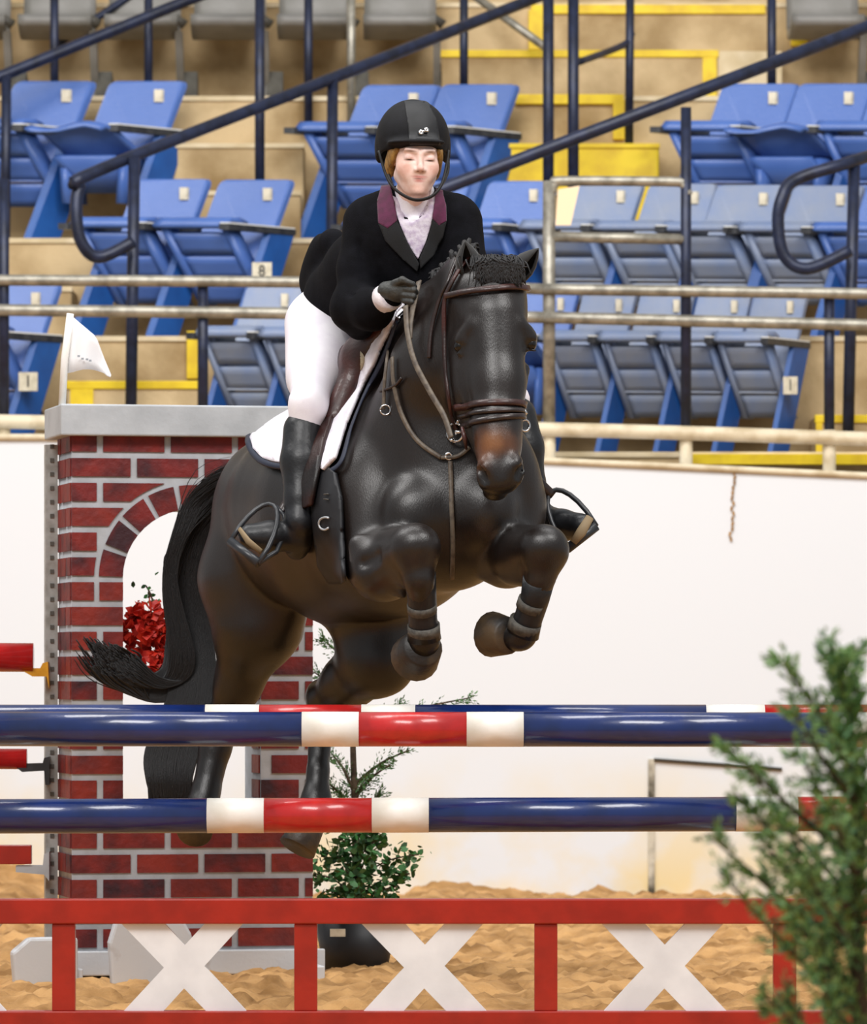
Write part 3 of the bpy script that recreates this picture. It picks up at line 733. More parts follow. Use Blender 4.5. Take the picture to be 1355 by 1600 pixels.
def blob(co, c, r, soft=.5):
    d = np.sqrt(((co-np.array(c))**2).sum(1))/r; return np.clip((1-d)/soft+.0, 0, 1)[:, None]
def bvh_of(me):
    return BVHTree.FromPolygons([v.co.copy() for v in me.vertices], [tuple(p.vertices) for p in me.polygons])
EYE = Vector((0, 0, H))
def hit(bv, px, py, off=.006, fallback=None):
    d = (P(px, py, 17)-EYE).normalized(); loc, n, i, t = bv.ray_cast(EYE, d)
    if loc is None: return None
    return loc+n*off, n
def drape(bv, pts, off=.006, step=5):
    out = []; nr = []
    for (x0, y0), (x1, y1) in zip(pts[:-1], pts[1:]):
        n = max(2, int(math.hypot(x1-x0, y1-y0)/step))
        for i in range(n):
            q = hit(bv, x0+(x1-x0)*i/n, y0+(y1-y0)*i/n, off)
            if q: out.append(q[0]); nr.append(q[1])
    q = hit(bv, *pts[-1], off)
    if q: out.append(q[0]); nr.append(q[1])
    for _ in range(2):
        o2 = out[:]
        for i in range(1, len(out)-1): o2[i] = out[i-1]*.25+out[i]*.5+out[i+1]*.25
        out = o2
    return out, nr
def crom(pts, k=6):
    return [(v.x, v.y) for v in smooth_line([Vector((a, b_, 0)) for a, b_ in pts], k)]
def patch(bv, poly, off=.006, th=.004, step=4, name='patch', depth_fallback=None):
    """cloth piece: the outline's interior meshed and laid on the surface"""
    xs_ = [p[0] for p in poly]; ys_ = [p[1] for p in poly]; bm = bmesh.new()
    vs = [bm.verts.new((x, y, 0)) for x, y in poly]; f = bm.faces.new(vs); bmesh.ops.triangulate(bm, faces=[f])
    x = min(xs_)+step
    while x < max(xs_): bmesh.ops.bisect_plane(bm, geom=bm.verts[:]+bm.edges[:]+bm.faces[:], plane_co=(x, 0, 0), plane_no=(1, 0, 0)); x += step
    y = min(ys_)+step
    while y < max(ys_): bmesh.ops.bisect_plane(bm, geom=bm.verts[:]+bm.edges[:]+bm.faces[:], plane_co=(0, y, 0), plane_no=(0, 1, 0)); y += step
    dead = []; lastd = None
    hits = []; miss = []
    for v in bm.verts:
        q = hit(bv, v.co.x, v.co.y, off)
        if q is None: miss.append(v)
        else: hits.append((v.co.x, v.co.y, q[0].y)); v.co = q[0]
    for v in miss:                       # past the silhouette: bend round to the nearest surface
        if not hits: break
        yy = min(hits, key=lambda t: (t[0]-v.co.x)**2+(t[1]-v.co.y)**2)[2]
        loc, n, i_, d_ = bv.find_nearest(P(v.co.x, v.co.y, yy+.03))
        if loc is not None and d_ < .10: v.co = loc+n*off
        else: dead.append(v)
    bmesh.ops.delete(bm, geom=dead, context='VERTS')
    for _ in range(3): bmesh.ops.smooth_vert(bm, verts=[v for v in bm.verts if not v.is_boundary], factor=.4, use_axis_x=True, use_axis_y=True, use_axis_z=True)
    me = bpy.data.meshes.new(name); bm.to_mesh(me); bm.free(); me.shade_smooth(); return me
def put_patch(bv, poly, m, parent, name, off=.006, th=.005, step=5):
    o = link(name, patch(bv, poly, off, th, step, name), m, None, True); setloc(o, parent)
    s_ = o.modifiers.new('s', 'SOLIDIFY'); s_.thickness = th; s_.offset = 0; return o

# ------------------------------------------------------------------ the horse
hb = SDF((-.95, 16.55, .42), (.62, 18.75, 2.62), .0125)
C = lambda *a: tuple(P(*a))
# trunk
hb.chain([C(695,805,17.3), C(610,800,17.6), C(545,805,17.85), C(490,795,18.05), C(462,805,18.2)], [.25, .31, .32, .28, .25], .08)
hb.chain([C(620,850,17.6), C(540,860,17.85), C(475,850,18.0)], [.23, .23, .20], .08)
hb.cap(C(640,690,17.55), C(545,740,17.9), .20, .22, .08)
hb.cap(C(628,572,17.55), C(560,640,17.85), .085, .13, .09)                 # withers
hb.cap(C(560,650,17.85), C(450,745,18.2), .12, .13, .08)                   # back to croup
hb.ell(C(415,770,18.25), (.16, .14, .17), .07)
# neck
hb.chain([C(668,690,17.38), C(700,580,17.24), C(745,470,17.12)], [.23, .175, .125], .07)
hb.chain([C(630,560,17.5), C(672,480,17.3), C(728,420,17.15)], [.07, .06, .06], .06)   # crest
hb.ell(C(745,735,17.22), (.19, .14, .20), .07)
hb.ell(C(690,700,17.22), (.16, .12, .18), .06)
hb.ell(C(588,790,17.34), (.155, .16, .22), .06)                            # shoulders
hb.ell(C(776,785,17.28), (.155, .15, .20), .06)
hb.ell(C(645,810,17.12), (.10, .09, .12), .05); hb.ell(C(760,800,17.10), (.10, .09, .12), .05)   # pectorals
hb.cap(C(704,770,16.94), C(706,890,17.0), .016, .016, .05, sub=True)
# forelegs
hb.cap(C(590,800,17.3), C(592,880,17.18), .13, .105, .05)
hb.cap(C(592,880,17.18), C(648,858,16.86), .105, .082, .03)
hb.ell(C(652,850,16.84), (.062, .06, .055), .03); hb.ell(C(598,895,17.06), (.105, .10, .095), .05); hb.cap(C(625,880,16.95), C(650,905,16.9), .06, .045, .04)
hb.chain([C(648,862,16.86), C(655,905,16.84), C(660,950,16.90), C(661,985,16.93)], [.074, .046, .037, .036], .02)
hb.ell(C(664,1000,16.95), (.05, .05, .045), .02)
hb.cap(C(662,1003,16.95), C(656,1022,16.99), .044, .05, .02)
hb.cap(C(560,850,17.05), C(590,905,17.0), .03, .03, .05)
hb.cap(C(612,890,16.97), C(630,925,16.98), .05, .022, .03)
hb.cap(C(568,880,16.98), C(590,868,16.92), .01, .012, .03, sub=True)
hb.cap(C(785,800,17.3), C(792,868,17.18), .13, .10, .05)
hb.cap(C(792,868,17.18), C(848,860,16.9), .10, .082, .03)
hb.ell(C(852,852,16.88), (.062, .06, .055), .03); hb.cap(C(810,880,17.05), C(842,895,16.95), .07, .05, .04)
hb.chain([C(850,866,16.9), C(843,905,16.9), C(832,945,16.95), C(820,980,16.98)], [.072, .047, .037, .035], .02)
hb.ell(C(815,993,17.0), (.05, .05, .042), .02)
hb.cap(C(812,996,17.0), C(784,994,17.04), .044, .05, .02)
# hind end, near side
hb.chain([C(420,810,18.22), C(398,905,18.22), C(402,975,18.2), C(372,1070,18.3), C(352,1118,18.36)], [.19, .185, .15, .075, .055], .05)
hb.cap(C(450,860,18.1), C(440,950,18.12), .13, .08, .06)
hb.chain([C(352,1118,18.36), C(336,1170,18.34), C(322,1236,18.3), C(316,1262,18.28), C(306,1284,18.25)], [.062, .054, .048, .055, .045], .02)
hb.cap(C(350,1100,18.42), C(345,1125,18.44), .03, .03, .03)
# hind end, off side
hb.chain([C(565,900,17.95), C(588,980,17.88), C(590,1030,17.85), C(545,1065,17.98), C(507,1092,18.08)], [.17, .14, .12, .085, .058], .05)
hb.chain([C(507,1092,18.08), C(501,1140,18.08), C(497,1205,18.0), C(494,1250,17.97), C(486,1282,17.92)], [.06, .043, .036, .05, .045], .02)
hb.ell(C(498,1085,18.12), (.04, .05, .05), .03)
# head
hb.cap(C(772,440,17.0), C(776,640,16.86), .03, .02, .05)
hb.ell(C(768,470,17.06), (.115, .12, .13), .04)
hb.chain([C(772,500,17.0), C(778,600,16.93), C(780,690,16.86)], [.105, .083, .066], .04)
hb.ell(C(742,585,17.08), (.095, .14, .17), .05)
hb.cap(C(745,620,17.03), C(768,715,16.95), .08, .045, .04)
hb.ell(C(726,532,16.99), (.035, .05, .035), .02); hb.ell(C(822,530,17.0), (.038, .05, .038), .02)
hb.cap(C(726,520,16.955), C(738,508,16.935), .016, .016, .03); hb.cap(C(824,517,16.965), C(813,506,16.945), .016, .016, .03)
hb.cap(C(722,575,16.98), C(732,630,16.94), .016, .012, .02); hb.cap(C(822,575,17.0), C(812,625,16.95), .016, .012, .02)
hb.cap(C(774,660,16.88), C(780,735,16.84), .072, .064, .04)
hb.ell(C(760,738,16.80), (.032, .035, .050), .025); hb.ell(C(805,734,16.80), (.032, .035, .050), .025)
hb.ell(C(779,756,16.83), (.056, .055, .034), .03); hb.ell(C(774,768,16.89), (.042, .045, .03), .02)
hb.cap(C(751,734,16.79), C(755,750,16.775), .013, .019, .010, sub=True); hb.cap(C(815,730,16.79), C(811,744,16.775), .013, .017, .010, sub=True)
hb.cap(C(750,764,16.77), C(776,767,16.75), .004, .004, .010, sub=True)
hb.cap(C(713,531,16.955), C(728,534,16.935), .009, .007, .01); hb.cap(C(836,528,16.965), C(822,531,16.945), .009, .007, .01); hb.cap(C(713,551,16.955), C(727,549,16.94), .007, .006, .01); hb.cap(C(836,548,16.965), C(823,546,16.95), .007, .006, .01)
pass
hb.cap(C(560,845,16.9), C(600,915,16.85), .012, .012, .04, sub=True)
hb.cap(C(790,930,16.95), C(805,895,16.88), .012, .012, .04, sub=True)
hb.cap(C(640,775,16.88), C(610,735,16.95), .02, .015, .05, sub=True)
hm = hb.mesh('body')
def horse_col(co):
    px, py = pxof(co); n = len(co)
    base = np.tile(np.array(srgb('#261c18')), (n, 1))
    def mixto(h_, wgt): 
        nonlocal base; base = base*(1-wgt)+np.array(srgb(h_))*wgt
    for c, r, h_, a in (((768,706,16.80), .105, '#84522f', .9), ((752,650,16.86), .05, '#402a20', .4), ((770,692,16.80), .045, '#b07a48', .65), ((812,690,16.86), .06, '#6a5038', .6), ((738,705,16.9), .05, '#7a5a40', .5)):
        mixto(h_, blob(co, P(*c), r, .8)*a)
    mixto('#141112', blob(co, P(790,742,16.8), .10, .5)*.9)
    mixto('#2c2827', blob(co, P(752,758,16.8), .03, .9)*.6)
    for c, r in (((560,960,17.7), .22), ((470,960,18.0), .2), ((560,1050,17.8), .22), ((430,1000,18.05), .16)): mixto('#2e1b14', blob(co, P(*c), r, .8)*.7)
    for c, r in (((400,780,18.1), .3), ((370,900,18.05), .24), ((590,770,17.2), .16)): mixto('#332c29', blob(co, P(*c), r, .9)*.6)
    legs = np.clip((1.33-co[:, 2])/.14, 0, 1)[:, None]; mixto('#0f0d0e', legs*.85)
    mixto('#1a1412', blob(co, P(770,560,16.95), .2, .8)*.4)
    mixto('#3a241a', blob(co, P(652,470,17.2), .07, .8)*.8)
    mixto('#050404', blob(co, P(754,742,16.785), .026, .6)*.9); mixto('#050404', blob(co, P(812,738,16.785), .024, .6)*.9)
    for e_ in ((719,541,16.955), (830,538,16.965)): mixto('#0a0808', blob(co, P(*e_), .034, .8)*.8)
    return base*np.where(base[:, :1] > .06, .9, .58)
setcol(hm, horse_col)
horse = thing('horse', 'dark bay horse jumping over the striped poles with folded forelegs', 'horse', P(500, 1345, 18))
ho = link('body', hm, M_coat, None, True); setloc(ho, horse)
HB = bvh_of(hm)
# hooves
def hoof(a, b_, r0, r1, dirn=None):
    a = P(*a); b_ = P(*b_); t = (b_-a).normalized(); n = 18; b = MB()
    rings = [(-.10, r0*.9), (0, r0), (.5, (r0+r1)/2), (.97, r1), (1.0, r1*.96)]
    ref = Vector((0, 0, 1)) if abs(t.z) < .8 else Vector((0, 1, 0)); u = (ref-t*ref.dot(t)).normalized(); v = t.cross(u); L = (b_-a).length; vs = []
    for f, r in rings:
        for k in range(n):
            an = 2*math.pi*k/n; vs.append(a+t*L*f+u*math.cos(an)*r+v*math.sin(an)*r)
    m = len(rings); fs = [(i*n+k, i*n+(k+1) % n, (i+1)*n+(k+1) % n, (i+1)*n+k) for i in range(m-1) for k in range(n)]
    c0 = len(vs); vs.append(a+t*L*(-.1)); vs.append(a+t*L*.9)
    fs += [(c0, (k+1) % n, k) for k in range(n)]+[(c0+1, (m-1)*n+k, (m-1)*n+(k+1) % n) for k in range(n)]
    b.add(vs, fs); o = b.build('hoof', M_hoof, horse, True, world=True)
    q = MB(); pts = [b_+u*math.cos(2*math.pi*k/20)*r1*.9+v*math.sin(2*math.pi*k/20)*r1*.9-t*.002 for k in range(2, 19)]
    q.tube(pts, .008, 6); s_ = q.build('horseshoe', mat('shoe_steel', '#6f6a60', .4, metal=.7), None, True); s_.parent = o; s_.matrix_parent_inverse = (horse.matrix_world).inverted() if False else horse.matrix_world.inverted()
    s_.matrix_parent_inverse = Matrix.Translation(-Vector(horse.location))
    return o
hoof((660, 1012, 16.95), (648, 1028, 17.05), .066, .080)
hoof((794, 994, 17.0), (768, 991, 17.07), .060, .074)
hoof((309, 1278, 18.26), (304, 1300, 18.18), .052, .062)
hoof((484, 1290, 17.93), (464, 1326, 17.90), .052, .066)
# eyes, ears, forelock, mane, tail
for c in ((720, 541, 16.966), (828, 538, 16.974)):
    b = MB(); me = bpy.data.meshes.new('eye'); bm = bmesh.new(); bmesh.ops.create_icosphere(bm, subdivisions=3, radius=.022); bm.to_mesh(me); bm.free()
    o = link('eye', me, mat('horse_eye', '#0a0605', .22), None, True); o.location = P(*c); setloc(o, horse)
def ear(base, tip, wd, facing):
    a, t_ = P(*base), P(*tip); ax = (t_-a); L = ax.length; ax.normalize(); fc = Vector(facing); fc = (fc-ax*fc.dot(ax)).normalized(); sd = ax.cross(fc)
    vs = []; n = 12; prof = [(-.12, .5), (0, .75), (.2, .97), (.4, 1), (.6, .85), (.8, .52), (.93, .22), (1, .04)]
    for f, r in prof:
        for k in range(n+1):
            an = math.radians(-150+300*k/n); vs.append(a+ax*L*f-fc*math.cos(an)*r*wd*.42-fc*.0+sd*math.sin(an)*r*wd*.5)
    m = n+1; fs = [(i*m+k, i*m+k+1, (i+1)*m+k+1, (i+1)*m+k) for i in range(len(prof)-1) for k in range(n)]
    o = MB().add(vs, fs).build('ear', M_ear, horse, True, world=True); s_ = o.modifiers.new('s', 'SOLIDIFY'); s_.thickness = .007
M_ear = mat('ear_coat', '#0e0c0b', .7, '#141110', 30, sheen=.2)
ear((735, 432, 17.05), (727, 376, 17.02), .085, (-.1, -1, -.1)); ear((800, 436, 17.05), (842, 388, 17.02), .085, (.5, -.8, -.4))
def hair(name, curves, m, r, parent, n=5):
    b = MB()
    for pts, rad in curves:
        q = smooth_line(pts, 5); L = len(q); b.tube(q, [max(.0006, rad*math.sin(math.pi*(.12+.88*(1-i/(L-1)))**.7) if i else rad*.6) for i in range(L)], n)
    o = b.build(name, m, parent, True, world=True); return o
cv = []
for i in range(420):
    sx = R.gauss(778, 14); s0 = P(sx, R.uniform(396+abs(sx-775)*.35, 425), 17.08); dx = (sx-770)*.35
    e = P(sx+dx+R.uniform(-12, 12), R.uniform(408, 450), 16.945); cv.append(([s0, P(sx+dx*.3-5, R.uniform(398, 412), 17.02), P(sx+dx*.8-3, R.uniform(402, 420), 16.955), e], R.uniform(.0018, .0034)))
hair('forelock', cv, M_hair, 0, horse)
cv = []
for i in range(320):
    f = R.random(); x = 640+(745-640)*f; y = 512-(512-395)*f**.8; Yc = 17.48-.33*f
    s0 = P(x+R.uniform(-6, 6), y+R.uniform(-4, 8), Yc)
    cv.append(([s0, s0+Vector((R.uniform(-.02, .01), -.01, .03)), s0+Vector((R.uniform(-.05, .0), -.03, R.uniform(-.02, .03)))], R.uniform(.003, .006)))
for i in range(11):                             # plaits
    f = (i+.5)/11; x = 648+(738-648)*f; y = 478-(478-390)*f; Yc = 17.4-.28*f
    for j in range(8):
        s0 = P(x+R.uniform(-5, 5), y+R.uniform(-5, 5), Yc-.03); cv.append(([s0, s0+Vector((R.uniform(-.02, .02), -.02, R.uniform(0, .03))), s0+Vector((R.uniform(-.02, .02), -.03, -.015))], .009))
hair('mane', cv, M_hair, 0, horse)
cv = []
for i0 in range(760):
    i = i0*330//760
    u = R.gauss(0, 1)*.55; v = R.uniform(-1, 1)
    dock = P(398+R.uniform(-12, 12), 712+R.uniform(-8, 14), 18.42)
    if i < 150:      # flicked up tip, sweeping to the left
        w_ = abs(u); cv.append(([dock, P(335+v*14, 770+u*20, 18.52), P(300+v*30, 880+u*20, 18.55), P(296+v*36, 1000, 18.55), P(280+v*30, 1062+v*14, 18.52), P(225+v*18, 1075+v*22, 18.5), P(188+u*28, 1050+v*24, 18.48), P(165+u*34, 1028+v*26+u*10, 18.46)], R.uniform(.0018, .005)))
    elif i < 270:
        cv.append(([dock, P(330+v*18, 775+u*20, 18.52), P(292+v*24, 870, 18.55), P(300+v*30, 980, 18.55), P(300+v*38, 1085, 18.5), P(270+v*42, 1170, 18.45), P(264+v*36, 1215, 18.42), P(266+v*30+u*5, R.uniform(1228, 1262), 18.42)], R.uniform(.003, .0065)))
    else:
        cv.append(([dock, P(322+v*20, 765+u*20, 18.5), P(276+v*12, 850, 18.5), P(266+v*12, 920+u*20, 18.5), P(284+v*20, 1020, 18.5), P(272+v*20, 1062, 18.5), P(232+v*20, 1066+u*8, 18.48), P(196+v*20, 1040+u*16, 18.46)], R.uniform(.002, .005)))
hair('tail', cv, M_hair, 0, horse, 4)

# brush boots on the forelegs
def legwrap(name, pts, rs, m, parent, extra=None):
    t = parent; o = MB().tube([P(*p) for p in pts], rs, 20).build(name, m, t, True, world=True); return o
def leg_boot(label, pts, rs, bands):
    t = thing('leg_boot', label, 'horse boot', P(*pts[-1])); legwrap('shell', pts, rs, M_boot, t)
    for a, b_, r in bands: legwrap('strap', [a, b_], [r, r], M_band, t)
    return t
leg_boot('black protective boot with two grey straps on the left folded foreleg', [(656, 898, 16.85), (659, 930, 16.88), (661, 968, 16.92), (663, 998, 16.945)], [.052, .047, .046, .055],
   [((659, 943, 16.89), (660, 955, 16.905), .0475), ((662, 976, 16.925), (663, 992, 16.94), .0525)])
leg_boot('black protective boot with two grey straps on the right folded foreleg', [(842, 905, 16.9), (836, 935, 16.94), (826, 965, 16.97), (817, 990, 16.99)], [.052, .047, .046, .054],
   [((833, 938, 16.94), (829, 950, 16.955), .048), ((822, 970, 16.97), (817, 984, 16.985), .053)])

# ------------------------------------------------------------------ saddle pad and saddle
pad = thing('saddle_pad', 'white quilted saddle pad with navy edging under the brown saddle', 'saddle pad', P(520, 680, 17.7))
put_patch(HB, [(634, 478), (627, 505), (604, 552), (577, 610), (553, 668), (535, 722), (518, 740), (504, 730), (510, 700), (530, 640), (554, 580), (582, 535), (600, 500), (614, 478)], M_pad, pad, 'front_panel', .030, .012)
pts, nr = drape(HB, crom([(630, 504), (609, 554), (582, 612), (558, 670), (541, 724), (524, 740)]), .020); MB().ribbon(pts, nr, .022, .004).build('edging', M_pade, pad, True, world=True)
rear = [(455, 636), (428, 650), (404, 672), (398, 690), (404, 708), (420, 722), (437, 727), (470, 730), (520, 700), (540, 640), (500, 622)]
put_patch(HB, rear, M_pad, pad, 'rear_panel', .022, .012, 7)
pts, nr = drape(HB, crom([(462, 628), (438, 638), (418, 650), (398, 674), (394, 692), (401, 711), (418, 726), (440, 733), (470, 735)]), .022); MB().ribbon(pts, nr, .022, .008).build('edging', M_pade, pad, True, world=True)
fl_ = [(612, 498), (598, 505), (585, 528), (575, 552), (585, 548), (600, 527), (618, 508), (634, 490), (630, 480)]
fs_ = SDF(tuple(P(560, 580, 17.2)), tuple(P(655, 465, 17.7)), .005)
q0 = [hit(HB, x, y, .055) for x, y in ((628, 482), (614, 508), (598, 530), (586, 552), (580, 572))]
q0 = [tuple(q[0]) for q in q0 if q]; fs_.chain(q0, [.018, .032, .038, .032, .018][:len(q0)], .012)
o = link('half_pad', fs_.mesh('half_pad'), M_fleece, None, True); setloc(o, pad)
saddle = thing('saddle', 'brown leather jumping saddle under the rider, with black girth and stirrups', 'saddle', P(540, 640, 17.7))
flap = [(606, 520), (580, 540), (545, 560), (520, 600), (502, 650), (492, 700), (486, 745), (496, 762), (506, 745), (514, 700), (530, 655), (552, 600), (575, 560), (600, 530)]
put_patch(HB, [(604, 518), (570, 540), (520, 560), (490, 620), (470, 700), (462, 760), (480, 800), (505, 790), (515, 742), (520, 700), (538, 650), (560, 598), (585, 556), (602, 530)], mat('flap_leather', '#35150F', .45, '#140c0b', 5, .15, 90, lo=.3, hi=.62), saddle, 'flap', .042, .014)
sd = SDF((-.75, 17.3, 1.75), (.1, 18.35, 2.4), .014)
sd.chain([C(608,520,17.52), C(575,560,17.62), C(560,590,17.8), C(535,585,18.0), C(515,555,18.12)], [.06, .08, .11, .12, .06], .05)
sd.cap(C(560,570,17.6), C(525,655,17.52), .05, .045, .04)
so = link('seat', sd.mesh('seat'), M_leather, None, True); setloc(so, saddle)
girth = [(500, 735), (518, 730), (532, 742), (540, 780), (543, 830), (548, 905), (520, 905), (504, 880), (496, 800)]
put_patch(HB, girth, mat('girth_black', '#17171b', .55, '#1f2024', 20), saddle, 'girth', .02, .012)
lp = [(521+9*math.cos(math.radians(a)), 816-9*math.sin(math.radians(a))) for a in range(50, 311, 20)]
pts, nr = drape(HB, lp, .030, 3); MB().ribbon(pts, nr, .007, .004).build('girth_letter', mat('silver_print', '#C8CCD0', .4, metal=.3), saddle, True, world=True)
for dz in (0, 7): pts, nr = drape(HB, [(520, 775+dz), (526, 775+dz)], .030, 2); MB().ribbon(pts, nr, .004, .004).build('girth_mark', M_mark if 'M_mark' in globals() else M_band, saddle, True, world=True) if len(pts) > 1 else None
# breastplate strap down the chest
bp_ = thing('breastplate', 'thin dark leather breastplate strap with silver ring on the horse chest', 'harness', P(690, 720, 17))
for line, wd in (([(618, 560), (620, 600), (632, 650), (655, 690), (690, 716)], .016), ([(690, 716), (715, 714), (733, 700)], .014), ([(704, 722), (706, 770), (708, 830), (706, 900)], .016), ([(612, 545), (606, 600), (604, 640)], .014), ([(600, 612), (622, 602), (632, 590)], .010)):
    pts, nr = drape(HB, crom(line), .010)
    if len(pts) > 2: MB().ribbon(pts, nr, wd, .006).build('strap', M_rein if wd > .012 else M_leatherd, bp_, True, world=True)
def ringm(c, r, t, nrm=(0, -1, 0), n=20):
    c = Vector(c); nn = Vector(nrm).normalized(); u = nn.cross(Vector((0, 0, 1))).normalized(); v = nn.cross(u)
    return MB().tube([c+u*math.cos(2*math.pi*k/n)*r+v*math.sin(2*math.pi*k/n)*r for k in range(n+1)], t, 6)
q = hit(HB, 607, 641, .012); ringm(q[0], .016, .003).build('ring', M_chrome, bp_, True, world=True)
q = hit(HB, 702, 714, .012); ringm(q[0], .010, .005).build('stud', M_chrome, bp_, True, world=True)

# ------------------------------------------------------------------ bridle
bri = thing('bridle', 'dark leather bridle with silver bit and reins on the horse head', 'bridle', P(765, 500, 17))
def strap(line, wd=.02, m=None, off=.008, name='strap'):
    pts, nr = drape(HB, crom(line), off)
    if len(pts) > 2: return MB().ribbon(pts, nr, wd, .006).build(name, m or M_leatherd, bri, True, world=True)
strap([(700, 463), (730, 458), (770, 454), (800, 451), (822, 452)], .022, M_leather, .012, 'browband')
strap([(735, 405), (718, 430), (703, 458), (698, 480), (697, 520), (700, 570), (706, 620), (712, 655), (715, 672)], .016, M_leather, .010, 'cheekpiece')
strap([(716, 408), (704, 440), (690, 470), (676, 520), (672, 560)], .014, M_leatherd, .008, 'throatlatch')
def head_ring(cy, Yc, cx, slope, wd, m, name, R0=.4):
    pts = []; nr = []; c = P(cx, cy, Yc)
    for k in range(40):
        a = 2*math.pi*k/40; d = Vector((math.cos(a), math.sin(a), slope*math.cos(a))).normalized()
        loc, n, i, tt = HB.ray_cast(c+d*.26, -d)
        if loc is None or (loc-c).length > .23: loc = c+d*.10; n = d
        pts.append(loc+n*.008); nr.append(n)
    for _ in range(3): pts = [pts[i-1]*.25+pts[i]*.5+pts[(i+1) % 40]*.25 for i in range(40)]
    MB().ribbon(pts, nr, wd, .008, closed=True).build(name, m, bri, True, world=True)
head_ring(634, 16.97, 772, .03, .024, M_leather, 'noseband'); head_ring(658, 16.95, 773, .14, .020, M_leatherd, 'flash_strap')
head_ring(647, 16.96, 772, .06, .016, M_leatherd, 'noseband_padding')
q = hit(HB, 716, 676, .012); bc = q[0] if q else P(716, 676, 16.9)
ringm(bc+Vector((-.008, -.01, 0)), .030, .005, (-.6, -1, 0)).build('bit_ring', M_chrome, bri, True, world=True)
for dx, dy, L in ((-12, 14, .012), (-16, -8, .010), (-2, -16, .010), (4, -24, .012), (-17, 2, .010), (-22, -20, .008)):
    c_ = bc+Vector((dx/490, -.018, -dy/490)); MB().tube([c_, c_+Vector((L, 0, L*.6))], .006, 8).build('buckle', M_chrome, bri, True, world=True)
MB().tube([bc+Vector((-.01, -.012, 0)), bc+Vector((.03, 0, .005))], .007, 8).build('bit_mouthpiece', M_chrome, bri, True, world=True)
MB().tube([P(722, 668, 16.86), P(726, 685, 16.85), P(729, 702, 16.86)], [.010, .016, .008], 8, flat=.5).build('bit_guard', M_leather, bri, True, world=True)
q = hit(HB, 822, 650, .012); bc2 = q[0] if q else P(822, 655, 16.9)
ringm(bc2+Vector((-.004, 0, -.02)), .018, .004, (.6, -1, 0)).build('bit_ring', M_chrome, bri, True, world=True); MB().tube([P(818, 640, 16.88), P(822, 648, 16.88)], .008, 8).build('buckle', M_chrome, bri, True, world=True)
def rein(pts, wd):
    w_ = smooth_line([P(*p) for p in pts], 8); nr = [Vector((-.5, -.8, .1))]*len(w_)
    MB().ribbon(w_, nr, wd, .004).build('rein', M_rein, bri, True, world=True)
rein([(634, 478, 17.12), (637, 520, 17.08), (648, 565, 17.02), (672, 612, 16.95), (694, 650, 16.90), (705, 684, 16.87)], .020)
rein([(655, 440, 17.22), (648, 470, 17.15), (642, 500, 17.1), (640, 530, 17.08)], .022)
rein([(724, 690, 16.85), (800, 720, 16.95), (838, 700, 17.2), (836, 560, 17.35), (800, 470, 17.45)], .016) if False else None

# ------------------------------------------------------------------ the rider
rider = thing('person', 'person in black riding coat, helmet and white breeches riding the dark horse', 'person', P(520, 560, 17.8))
def rl(o): return setloc(o, rider)
HO = P(649, 247, 17.36)
yaw, pit, rol = math.radians(10), math.radians(-9), math.radians(2)
# local: x to image right, y toward the camera, z up (cm)
RM = (Matrix.Rotation(-yaw*-1, 3, 'Z') @ Matrix.Rotation(pit*-1, 3, 'X') @ Matrix.Rotation(rol, 3, 'Y'))
def hl(x, y, z):
    v = RM @ Vector((x/100, -y/100, z/100)); return tuple(HO+v)
RMn = [[RM[i][j] for j in range(3)] for i in range(3)]
HS = 1.09
def H_(x, y, z): return hl(x*HS, y*HS, z*HS)
hd = SDF(tuple(HO-Vector((.15, .21, .28))), tuple(HO+Vector((.15, .19, .18))), .0026)
def he(c, r, k=.01, sub=False): hd.ell(H_(*c), [q*HS/100 for q in r], k, RMn, sub)
def hc(a, b_, r0, r1=None, k=.008, sub=False): hd.cap(H_(*a), H_(*b_), r0*HS/100, (r1 if r1 is not None else r0)*HS/100, k, sub)
he((0, -1.8, 2.5), (6.9, 8.2, 7.6)); he((0, 3.3, -2), (6.1, 5.7, 7.8), .025); he((0, 5.5, -8.3), (3.0, 3.2, 2.6), .02); 
hc((-4.7, 1.2, -5.6), (-1.6, 5.8, -9.2), 1.5, 1.5, .03); hc((4.7, 1.2, -5.6), (1.6, 5.8, -9.2), 1.5, 1.5, .03)
he((-3.6, 5.6, -2.6), (2.4, 2.1, 2.4), .025); he((3.6, 5.6, -2.6), (2.4, 2.1, 2.4), .025)
he((0, 8.1, -9.3), (1.7, 1.3, 1.3), .012)
hc((-4, 7.2, 2.7), (-1.3, 8.1, 2.4), .7, .7, .018); hc((4, 7.2, 2.7), (1.3, 8.1, 2.4), .7, .7, .018)
he((-3.1, 9.5, .6), (2.0, 1.5, 1.25), .014, True); he((3.1, 9.5, .6), (2.0, 1.5, 1.25), .014, True)
he((-3.1, 7.2, .4), (1.5, 1.25, 1.05), .007); he((3.1, 7.2, .4), (1.5, 1.25, 1.05), .007)
hc((-4.3, 8.0, -.2), (-1.9, 8.4, -.2), .12, .12, .003, True); hc((1.9, 8.4, -.2), (4.3, 8.0, -.2), .12, .12, .003, True)
hc((0, 8.2, 1.2), (0, 9.9, -2.0), .6, .85, .010); he((0, 10.1, -2.5), (.95, .95, .8), .007); he((-1.15, 9.3, -2.8), (.6, .8, .55), .006); he((1.15, 9.3, -2.8), (.6, .8, .55), .006)
he((-.65, 10.1, -3.45), (.35, .5, .25), .002, True); he((.65, 10.1, -3.45), (.35, .5, .25), .002, True)
he((0, 7.4, -5.4), (3.2, 1.5, 2.0), .03)
hc((-2.0, 8.4, -5.3), (-.3, 9.0, -4.95), .26, .38, .005); hc((2.0, 8.4, -5.3), (.3, 9.0, -4.95), .26, .38, .005)
